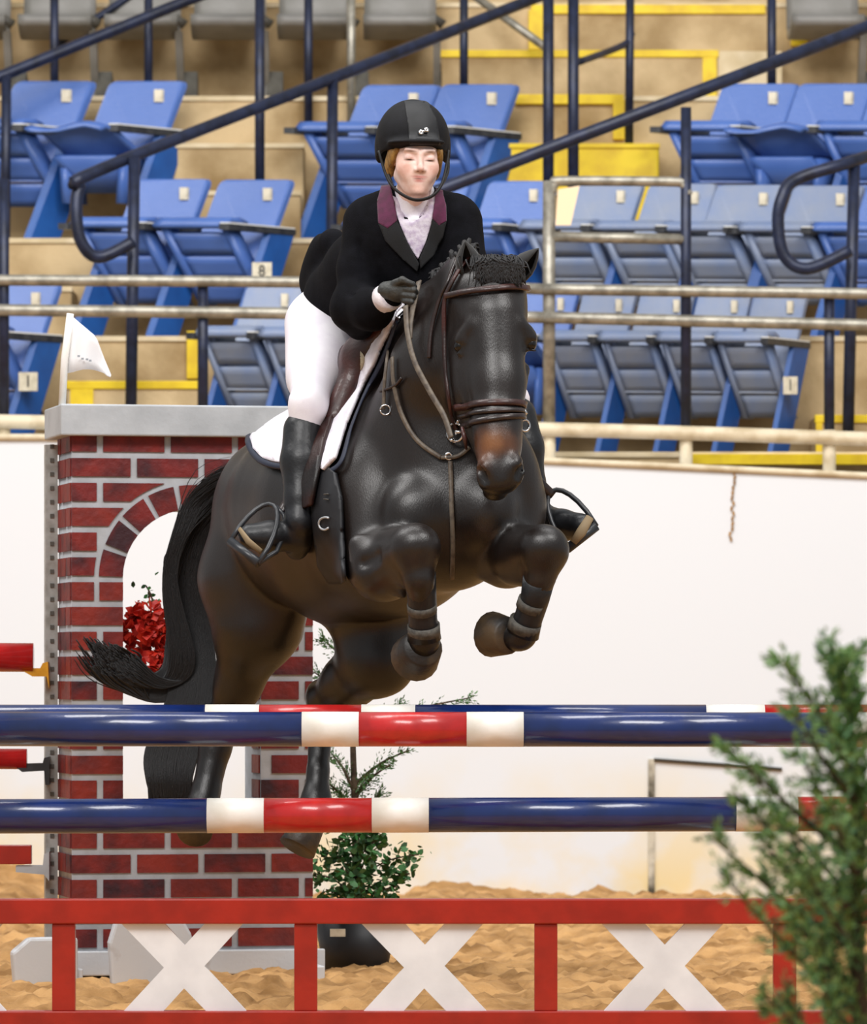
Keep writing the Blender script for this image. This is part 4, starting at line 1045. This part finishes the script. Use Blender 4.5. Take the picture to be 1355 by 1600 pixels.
hc((-1.2, 8.5, -6.1), (1.2, 8.5, -6.1), .42, .42, .006)
pass
for s_ in (-1, 1):
    he((s_*6.4, -.5, .0), (.7, 1.8, 2.8), .006)
hd.cap(H_(0, -1, -6), tuple(P(645, 350, 17.45)), .052, .055, .02)
face = hd.mesh('face')
def face_col(co):
    n = len(co); L = (co-np.array(HO))@np.array(RMn)/(HS/100); L[:, 1] *= -1
    base = np.tile(np.array(srgb('#F3D6CC')), (n, 1))
    def bl(c, r, h_, a, p=2):
        nonlocal base
        d = np.sqrt((((L-np.array(c))/np.array(r))**2).sum(1)); w_ = np.clip(1.3-d, 0, 1)[:, None]*a; base = base*(1-w_)+np.array(srgb(h_))*w_
    bl((-4.2, 6.5, -3), (2.6, 3, 2.4), '#DE9A88', .5); bl((4.2, 6.5, -3), (2.6, 3, 2.4), '#DE9A88', .5)
    bl((0, 11, -2.6), (1.6, 1.6, 1.2), '#E0A090', .5); bl((0, 8, -9), (3, 3, 1.8), '#E0A894', .4)
    bl((0, 9.0, -5.0), (2.3, 1.4, .55), '#C4706C', .95); bl((0, 9.0, -6.1), (1.7, 1.4, .6), '#CB7E78', .95); bl((0, 9.0, -5.6), (2.0, 1.2, .14), '#5e2a2a', .9)
    for s_ in (-1, 1):
        bl((s_*3.1, 8.5, .5), (2.0, 1.6, 1.2), '#C99A90', .5); bl((s_*3.1, 8.4, -.15), (1.6, 1.8, .30), '#2e1c16', 1)
        bl((s_*3.1, 8.4, 2.5), (2.1, 2.0, .42), '#7a5238', .85)
        bl((s_*.7, 10.2, -3.4), (.4, .8, .25), '#7a4038', .9)
    return base
setcol(face, face_col)
# body under the clothes, continuous with the neck
SL, SRt = P(578, 342, 17.5), P(708, 342, 17.42)
bd = SDF((-.75, 16.95, 1.2), (.62, 18.4, 2.85), .0135)
hipc = P(530, 500, 18.02)
bd.chain([tuple(hipc), C(570,430,17.85), C(640,365,17.5)], [.13, .11, .13], .05); bd.cap(tuple(SL), tuple(SRt), .05, .05, .05); bd.cap(C(645,350,17.45), C(648,285,17.42), .052, .05, .03)
# arms: near arm bent, far arm behind the neck of the horse
nearA = [C(574,348,17.5), C(558,472,17.42), C(606,464,17.22)]; farA = [C(712,348,17.42), C(732,430,17.36), C(742,478,17.34)]
bd.chain(nearA, [.045, .036, .026], .02); bd.chain(farA, [.045, .036, .026], .02)
nearL = [C(520,500,18.0), C(478,645,17.5), C(466,835,17.58), C(405,850,17.45)]
farL = [C(600,520,18.05), C(800,620,17.6), C(842,800,17.55), C(893,825,17.42)]
bd.chain(nearL, [.09, .045, .028, .022], .02); bd.chain(farL, [.09, .045, .028, .022], .02)
bmsh = bd.mesh('body'); setcol(bmsh, lambda co: np.tile(np.array(srgb('#EBC9BC')), (len(co), 1)))
bm = bmesh.new(); bm.from_mesh(bmsh); bm.from_mesh(face); bm.to_mesh(bmsh); bm.free()
o = link('body', bmsh, M_skin, None, True); rl(o)

# breeches
br = SDF((-.75, 17.1, 1.5), (.62, 18.4, 2.5), .012)
br.ell(C(532,500,18.02), (.15, .16, .15), .05); br.cap(C(512,520,18.0), C(482,632,17.5), .118, .062, .05); br.cap(C(482,632,17.5), C(476,668,17.5), .058, .053, .03); br.cap(C(492,505,17.95), C(490,590,17.7), .10, .085, .05)
br.cap(C(600,530,18.05), C(800,625,17.6), .12, .06, .05)
o = link('breeches', br.mesh('breeches'), M_white, None, True); rl(o)
# coat
jk = SDF((-.6, 17.0, 1.95), (.4, 18.3, 2.75), .0095)
jk.chain([C(540,470,17.95), C(575,425,17.8), C(640,370,17.52)], [.145, .135, .16], .06)
jk.ell(C(643,375,17.47), (.18, .12, .16), .05); jk.ell(C(660,430,17.48), (.15, .12, .12), .05)
jk.cap(C(582,345,17.5), C(706,340,17.42), .08, .08, .05); jk.ell(C(645,318,17.47), (.13, .07, .045), .04)
jk.chain([C(572,348,17.5), C(559,420,17.46), C(557,478,17.42)], [.074, .064, .066], .03)
jk.chain([C(557,478,17.42), C(582,484,17.32), C(608,464,17.22)], [.078, .064, .046], .03)
jk.cap(C(550,485,17.44), C(562,508,17.5), .065, .05, .04)
jk.chain([C(714,350,17.42), C(730,420,17.36), C(744,450,17.34), C(742,478,17.34)], [.085, .065, .06, .045], .03)
jk.ell(C(510,432,18.08), (.075, .11, .15), .04); jk.cap(C(520,380,17.95), C(498,440,18.1), .05, .06, .05)
jk.cap(C(560,500,17.75), C(590,515,17.7), .06, .04, .05)
jk.ell(C(503,395,18.02), (.035, .06, .06), .03)
# folds and opening
for a, b_ in (((536,415,17.38), (556,450,17.34)), ((530,450,17.36), (560,466,17.32)), ((590,400,17.38), (612,440,17.36)), ((585,470,17.26), (590,492,17.27)), ((560,380,17.41), (572,430,17.38)), ((700,380,17.3), (688,420,17.3))): jk.cap(C(*a), C(*b_), .006, .006, .014, sub=True)
jk.cap(C(647,292,17.40), C(645,325,17.38), .06, .045, .01, sub=True)
jm = jk.mesh('riding_coat'); jo = link('riding_coat', jm, M_jacket, None, True); rl(jo); JB = bvh_of(jm)
# shirt front, stock, lapels, collar
def rp(poly, m, name, off, th): 
    o = put_patch(JB, poly, m, rider, name, off, th, 4); return o
sh = rp([(610, 306), (626, 314), (645, 318), (665, 314), (682, 306), (676, 345), (664, 380), (653, 405), (640, 385), (626, 352)], M_shirt, 'shirt', .006, .004)
st = SDF(tuple(P(600, 365, 17.2)-Vector((0, 0, 0))), tuple(P(695, 285, 17.62)), .004)
st.cap(C(646,340,17.44), C(648,304,17.42), .073, .066, .01); st.cap(C(649,292,17.38), C(649,262,17.34), .054, .06, .006, sub=True)
st.ell(C(651,306,17.30), (.044, .075, .062), .008, sub=True); st.ell(C(648,350,17.36), (.035, .02, .028), .01)
o = link('stock_collar', st.mesh('stock_collar'), M_pad, None, True); rl(o)
lab = [(612, 296), (600, 296), (593, 318), (598, 352), (612, 358), (622, 344), (630, 366), (642, 392), (653, 412), (655, 402), (643, 380), (628, 348), (618, 322)]
rp([(611, 294), (598, 296), (592, 318), (594, 350), (608, 358), (622, 346), (618, 322)], M_burg, 'collar', .011, .006)
rp([(681, 300), (692, 303), (698, 322), (699, 346), (688, 352), (676, 342), (680, 320)], M_burg, 'collar', .011, .006)
M_lap = mat('lapel_black', '#08080a', .8, '#0c0c10', 40, .1, 300)
rp([(594, 350), (608, 358), (622, 346), (634, 372), (655, 412), (652, 424), (630, 404), (604, 376)], M_lap, 'lapel', .010, .006)
rp([(699, 346), (688, 352), (676, 342), (668, 372), (655, 404), (657, 420), (676, 400), (694, 372)], M_lap, 'lapel', .010, .006)
# cuff and gloves
c0, c1 = P(600, 468, 17.235), P(612, 461, 17.20)
MB().tube([c0, c1], .047, 20).build('shirt_cuff', M_pad, rider, True, world=True)
def glove(base, mirror=1, flip=1):
    g = SDF(tuple(base-Vector((.09, .09, .09))), tuple(base+Vector((.10, .09, .09))), .0032)
    B = lambda x, y, z: tuple(base+Vector((x*mirror, y, z)))
    g.cap(B(-.045, .02, .01), B(-.02, .005, .008), .030, .034, .02)
    g.ell(B(.0, 0, .006), (.034, .026, .036), .012)
    for i, (zz, ln, r) in enumerate(((.030, .030, .0100), (.012, .034, .0105), (-.008, .032, .0100), (-.026, .026, .0088))):
        a = B(.012, -.018, zz); b_ = B(.012+ln*.9, -.030, zz-.004); c_ = B(.014+ln, -.008, zz-.010); d_ = B(.014+ln*.45, .004, zz-.012)
        g.chain([a, b_, c_, d_], [r*1.1, r, r*.95, r*.85], .0035)
    g.chain([B(-.018, -.018, .030), B(.006, -.036, .040), B(.030, -.036, .030)], [.0135, .0115, .0095], .005)
    return g.mesh('glove')
o = link('glove', glove(P(626, 458, 17.17)), M_glove, None, True); rl(o)
o = link('glove', glove(P(752, 476, 17.34), -1), M_glove, None, True); rl(o)
# tall boots
def tall_boot(K, A, T, heel, sgn):
    bt = SDF(tuple(Vector([min(K[i], A[i], T[i])-.13 for i in range(3)])), tuple(Vector([max(K[i], A[i], T[i])+.13 for i in range(3)])), .0075)
    K, A, T = map(Vector, (K, A, T)); calf = K.lerp(A, .35)
    bt.chain([tuple(K), tuple(calf), tuple(K.lerp(A, .75)), tuple(A)], [.064, .068, .052, .047], .02)
    bt.cap(tuple(A), tuple(Vector(heel)), .045, .040, .02)
    bt.chain([tuple(A.lerp(Vector(heel), .6)), tuple(A.lerp(T, .6)-Vector((0, 0, .02))), tuple(T)], [.046, .050, .042], .02)
    return bt.mesh('tall_boot')
for K_, A_, T_, Hh in (((473, 672, 17.5), (468, 815, 17.56), (392, 838, 17.38), (464, 856, 17.6)), ((808, 650, 17.55), (834, 795, 17.52), (908, 822, 17.36), (846, 815, 17.58))):
    def fr(p, m_):
        q = hit(HB, p[0], p[1], 0); return (p[0], p[1], min(p[2], q[0].y-m_)) if q else p
    if K_[0] < 700: K_, A_, T_, Hh = fr(K_, .04), fr(A_, .07), fr(T_, .05), fr(Hh, .07)
    o = link('tall_boot', tall_boot(P(*K_), P(*A_), P(*T_), P(*Hh), 1), M_boot, None, True); rl(o)
# helmet
HC = P(645, 219, 17.42)
hs = SDF(tuple(HC-Vector((.15, .21, .12))), tuple(HC+Vector((.15, .20, .17))), .004)
V3 = lambda x, y, z: tuple(HC+Vector((x, y, z)))
hs.ell(V3(0, .01, .0), [.121, .150, .134], .01)
hs.ell(V3(.012, -.12, -.020), [.094, .062, .014], .016)
for s_ in (-1, 1): hs.ell(V3(s_*.108, .05, -.03), [.016, .07, .05], .015)
hs.ell(V3(0, .015, -.022), [.104, .135, .118], .006, sub=True)
hs.ell(V3(.005, -.06, -.335), [.45, .40, .300], .006, sub=True)
hsm = hs.mesh('helmet'); ho_ = link('helmet', hsm, M_helmet, None, True); rl(ho_); HLB = bvh_of(hsm)
pn = put_patch(HLB, [(632, 158), (668, 158), (682, 186), (688, 226), (640, 226), (637, 190)], M_helmet2, rider, 'helmet_panel', .0015, .002, 4)
for ce, sx in (((657, 208), 2.2), ((665, 204), 2.2)):
    q = hit(HLB, ce[0], ce[1], .007); ringm(q[0], sx/480, .0048, q[1]).build('helmet_badge', M_chrome, rider, True, world=True)
MB().tube([hit(HLB, 655, 205, .006)[0], hit(HLB, 667, 207, .006)[0]], .0045, 6).build('helmet_badge', M_chrome, rider, True, world=True)
M_str = mat('harness_black', '#101013', .6)
for pts in ([P(592, 236, 17.34), P(602, 270, 17.32), P(613, 291, 17.30), P(632, 306, 17.27), P(652, 312.5, 17.25), P(674, 307, 17.27), P(688, 292, 17.30), P(696, 268, 17.33), P(701, 236, 17.36)], [P(592, 236, 17.46), P(602, 262, 17.42), P(613, 291, 17.30)], [P(700, 236, 17.48), P(700, 268, 17.42), P(688, 292, 17.30)]):
    MB().tube(smooth_line(pts, 6), .008, 8, flat=.6).build('chin_strap', M_str, rider, True, world=True)
# hair: blonde, gathered under the helmet
hr = SDF(tuple(HO-Vector((.13, .16, .16))), tuple(HO+Vector((.13, .16, .10))), .0045)
for s_ in (-1, 1):
    hr.ell(H_(s_*7.2, -.3, .8), [.013, .034, .042], .012, RMn); hr.ell(H_(s_*6.9, -3.5, -3), [.018, .034, .04], .02, RMn); hr.cap(H_(s_*6.2, 3.4, 2.4), H_(s_*6.8, 1.6, -.9), .010, .008, .01)
hr.ell(H_(0, -6.5, -3.5), [.068, .04, .055], .02, RMn)
o = link('hair', hr.mesh('hair'), M_blond, None, True); rl(o)
# number holder at the back / coat back tab
# stirrups
def stirrup(top, c0, c1, label):
    top, c0, c1 = P(*top), P(*c0), P(*c1); mid = (c0+c1)/2; up = (top-mid); sp = (c1-c0)
    b = MB(); pts = [c0]
    for k in range(1, 12):
        a = math.pi*k/12; pts.append(mid-sp*.5*math.cos(a)*1.04+up*math.sin(a)**.85)
    pts.append(c1); b.tube(pts, .0085, 8); o = b.build('stirrup', M_iron, saddle, True, world=True)
    b = MB(); b.tube([c0, c1], .016, 10); t_ = b.build('tread', M_iron, saddle, True, world=True); return top
t1 = stirrup((428, 790, 17.40), (360, 846, 17.36), (404, 880, 17.27), 'n'); 
MB().tube([P(404, 880, 17.27), P(432, 862, 17.33), P(447, 828, 17.38), P(444, 806, 17.4), P(432, 792, 17.42)], .0085, 8).build('stirrup', M_iron, saddle, True, world=True)
w_ = smooth_line([P(437, 802, 17.42), P(455, 775, 17.44), P(478, 745, 17.44), P(505, 710, 17.42)], 4); MB().ribbon(w_, [Vector((-.6, -.8, 0))]*len(w_), .032, .007).build('stirrup_leather', M_leatherd, saddle, True, world=True)
t2 = stirrup((862, 768, 17.40), (886, 858, 17.32), (932, 822, 17.34), 'o')
MB().tube([P(896, 848, 17.31), P(908, 832, 17.31), P(922, 808, 17.33)], [.012, .018, .014], 10, flat=.5).build('boot_sole', mat('sole_tan', '#8a7658', .7), rider, True, world=True)
MB().tube([P(374, 826, 17.36), P(388, 846, 17.33), P(408, 862, 17.31)], [.008, .012, .010], 10, flat=.5).build('boot_sole', MATS['sole_tan'], rider, True, world=True)
w_ = smooth_line([P(864, 774, 17.4), P(845, 755, 17.38), P(822, 728, 17.34)], 4); MB().ribbon(w_, [Vector((.3, -.9, .1))]*len(w_), .032, .007).build('stirrup_leather', M_leatherd, saddle, True, world=True)

# ------------------------------------------------------------------ plants
def leafy(name, branches, m, parent, spray=26, ll=.05, lw=.007, seed=1, droop=-.2, sub=5):
    rr = random.Random(seed); b = MB(); wb = MB()
    for pts in branches:
        q = smooth_line([P(*p) for p in pts], 8); n = len(q); wb.tube(q, [.006*(1-i/n)+.0018 for i in range(n)], 5)
        for s in range(spray):
            f = rr.random()**.8; i = min(n-2, int(f*(n-1))); p = q[i].lerp(q[i+1], rr.random()); t = (q[i+1]-q[i]).normalized()
            sd = Vector((rr.gauss(0, 1), rr.gauss(0, 1), rr.gauss(0, 1))); sd = (sd-t*sd.dot(t)).normalized()
            d = (t*rr.uniform(.7, 1.3)+sd*.75+Vector((0, 0, droop*.3))).normalized(); L = ll*rr.uniform(.6, 1.3)*(1.25-.6*f)*2
            tip = p+d*L
            for k in range(sub):
                g_ = k/sub; a = p.lerp(tip, g_); s2 = d.cross(Vector((rr.gauss(0, 1), rr.gauss(0, 1), rr.gauss(0, 1)))).normalized(); d2 = (d+s2*(.65 if k < sub-1 else .0)).normalized(); l2 = ll*rr.uniform(.5, 1)*(1-.4*g_)
                e = a+d2*l2; sw = d2.cross(s2).normalized()*lw*.5; sn = s2*lw*.35; m_ = a.lerp(e, .45)
                b.add([a, m_+sw, m_-sw, m_+sn, e], [(0, 1, 3), (0, 3, 2), (4, 3, 1), (4, 2, 3), (0, 2, 1), (4, 1, 2)], 0 if rr.random() < .6 else 1)
    o = b.build(name, m, parent, False, world=True); o['kind'] = 'stuff'; wb.build('branches', M_bark, parent, True, world=True); return o
def trunk_to(tr, f): 
    q = [Vector((a, b_, c)) for a, b_, c in tr]; n = len(q)-1; i = min(n-1, int(f*n)); return q[i].lerp(q[i+1], f*n-i)
tree = thing('potted_conifer', 'blurred green conifer in the right foreground in front of the gate', 'tree', P(1345, 1990, 9.6))
M_leaf_f = mat('conifer_front', '#8FB068', .6, '#76a05a', 12)
TR = [(1352, 1990, 9.6), (1345, 1600, 9.6), (1338, 1450, 9.6), (1340, 1300, 9.6), (1330, 1150, 9.6), (1312, 1040, 9.6)]
MB().tube(smooth_line([P(*p) for p in TR], 6), [.022-.018*i/30 for i in range(31)], 8).build('trunk', M_bark, tree, True, world=True)
br_ = []; rr = random.Random(3)
tips = [(1135, 1165, 9.5), (1150, 1240, 9.5), (1222, 1035, 9.6), (1240, 1110, 9.4), (1300, 1010, 9.6), (1335, 1020, 9.7), (1112, 1308, 9.5), (1128, 1368, 9.4), (1180, 1300, 9.6), (1190, 1545, 9.4), (1170, 1205, 9.7),
        (1225, 1290, 9.3), (1235, 1420, 9.4), (1260, 1360, 9.3), (1250, 1180, 9.5), (1290, 1120, 9.4), (1200, 1380, 9.6), (1400, 1080, 9.6), (1440, 1200, 9.5), (1460, 1350, 9.5), (1450, 1500, 9.6), (1270, 1520, 9.3), (1300, 1250, 9.3), (1230, 1560, 9.6), (1215, 1340, 9.7), (1290, 1590, 9.4), (1280, 1460, 9.5)]
for x, y, Yt in tips:
    yb = min(1700, y+ (1345-x)*.55+70+rr.uniform(-20, 40)); bx = 1340
    br_.append([(bx, yb, 9.6), ((bx*.55+x*.45), yb*.5+y*.5+18, (9.6+Yt)/2), (x, y, Yt)])
leafy('foliage', br_, [M_leaf_f, mat('conifer_front_dark', '#5f8c5c', .6, '#34583a', 20)], tree, spray=42, ll=.030, lw=.0085, seed=4, sub=6)
leafy('upper_foliage', [[TR[2], TR[3], TR[4]], [TR[3], TR[4], TR[5]], [TR[1], TR[2], TR[3]]], [M_leaf_f, MATS['conifer_front_dark']], tree, spray=120, ll=.034, lw=.0085, seed=9)
pot = MB(); base = P(1352, 1990, 9.6)
pot.tube([Vector((base.x, 9.6, 0)), Vector((base.x, 9.6, .22))], [.12, .15], 20).build('pot', M_black, tree, True, world=True)
MB().tube([Vector((base.x, 9.6, .15)), P(1346, 1640, 9.6)], .022, 8).build('trunk', M_bark, tree, True, world=True)

pt = thing('potted_tree', 'thin green tree in a black pot behind the jump, right of the brick wing', 'tree', P(560, 1525, 19.6))
MB().tube([P(556, 1530, 19.6), P(556, 1438, 19.6)], [.11, .155], 24).build('pot', M_black, pt, True, world=True)
o = MB().tube([P(558, 1442, 19.6), P(556, 1300, 19.6), P(552, 1180, 19.6), P(548, 1000, 19.6)], [.018, .015, .012, .005], 8).build('trunk', M_bark, pt, True, world=True)
c_ = P(528, 1457, 19.43); MB().box((c_.x-.028, c_.y-.025, c_.z-.014), (c_.x+.028, c_.y-.015, c_.z+.014)).build('price_tag', M_tag, pt, world=True)
tips = [(640, 1172, 19.5), (610, 1195, 19.4), (500, 1215, 19.5), (595, 1240, 19.6), (520, 1180, 19.7), (505, 1000, 19.6), (520, 960, 19.5), (600, 1010, 19.6), (575, 1210, 19.3), (530, 1235, 19.6), (490, 1050, 19.6), (625, 1100, 19.6), (735, 1090, 19.7)]
leafy('upper_foliage', [[(552, min(1400, y+55), 19.6), ((552+x)/2, y+20, 19.6), (x, y, Yt)] for x, y, Yt in tips], [M_leaf, M_leaf2], pt, spray=38, ll=.028, lw=.006, seed=5)
tips = [(655, 1335, 19.5), (640, 1365, 19.4), (500, 1330, 19.5), (490, 1365, 19.4), (600, 1310, 19.6), (530, 1310, 19.4), (580, 1340, 19.3), (510, 1390, 19.4), (620, 1385, 19.4), (560, 1385, 19.3), (585, 1290, 19.5), (540, 1360, 19.3)]
def broad(name, branches, m, parent, n=60, ll=.03, seed=1):
    rr = random.Random(seed); b = MB(); wb = MB()
    for pts in branches:
        q = smooth_line([P(*p) for p in pts], 6); wb.tube(q, .003, 5)
        for s in range(n):
            f = .2+.8*rr.random(); p = q[min(len(q)-1, int(f*(len(q)-1)))]+Vector((rr.gauss(0, .02), rr.gauss(0, .02), rr.gauss(0, .02)))
            d = Vector((rr.gauss(0, 1), rr.gauss(0, 1), rr.gauss(0, .6))).normalized(); s2 = d.cross(Vector((rr.gauss(0, 1), rr.gauss(0, 1), rr.gauss(0, 1)))).normalized(); nn = d.cross(s2); L = ll*rr.uniform(.6, 1.2)
            vs = [p, p+d*L*.35+s2*L*.3+nn*L*.06, p+d*L*.75+s2*L*.24, p+d*L, p+d*L*.75-s2*L*.24, p+d*L*.35-s2*L*.3+nn*L*.06]
            b.add(vs, [(0, 1, 5), (1, 2, 4, 5), (2, 3, 4)], 0 if rr.random() < .65 else 1)
    o = b.build(name, m, parent, False, world=True); o['kind'] = 'stuff'; wb.build('branches', M_bark, parent, True, world=True); return o
broad('lower_foliage', [[(556, min(1425, y+40), 19.6), ((556+x)/2, y+10, 19.5), (x, y, Yt)] for x, y, Yt in tips], [M_leafb, M_leaf2], pt, 80, .036, 6)

fw = thing('red_flowers', 'bunch of red flowers with green leaves in the arch of the brick wing', 'flowers', P(300, 1250, 19.08))
cps = [(215, 960), (238, 955), (258, 965), (204, 985), (228, 985), (252, 990), (272, 985), (215, 1010), (240, 1015), (262, 1012), (232, 1038), (254, 1040), (274, 1035), (222, 968), (246, 1060), (268, 1062), (246, 972), (284, 1010)]
MB().tube([P(300, 1253, 19.1), P(285, 1150, 19.1), P(262, 1050, 19.12)], .01, 6).build('stem', M_leaf2, fw, True, world=True)
pe = []
for j in range(2):
    b = MB()
    for k in range(22):
        d = Vector((R.gauss(0, 1), R.gauss(0, 1)-.4, R.gauss(0, 1))).normalized(); s2 = d.cross(Vector((R.gauss(0, 1), R.gauss(0, 1), R.gauss(0, 1)))).normalized(); L = .034; nn = d.cross(s2)
        b.add([d*.004, d*L*.6+s2*L*.42, d*L+s2*L*.2+nn*.006, d*L-s2*L*.2-nn*.004, d*L*.6-s2*L*.42], [(0, 1, 2, 3, 4)])
    pe.append(b.mesh('bloom'))
for i, (x, y) in enumerate(cps):
    o = link('bloom', pe[i % 2], M_petal if not pe[i % 2].materials else None, None); o.location = P(x, y, 19.05+R.uniform(-.05, .03)); o.rotation_euler = (R.random()*3, R.random()*3, R.random()*3); o.scale = (1.5,)*3; setloc(o, fw)
broad('leaves', [[(262, 1050, 19.1), (240, 980, 19.1), (232, 920, 19.1)], [(270, 1090, 19.1), (262, 1060, 19.05), (250, 1048, 19.0)], [(272, 1095, 19.1), (280, 1070, 19.05), (278, 1050, 19.0)], [(240, 950, 19.1), (236, 930, 19.1), (228, 915, 19.1)]], [M_leafb, M_leaf2], fw, 16, .022, 8)
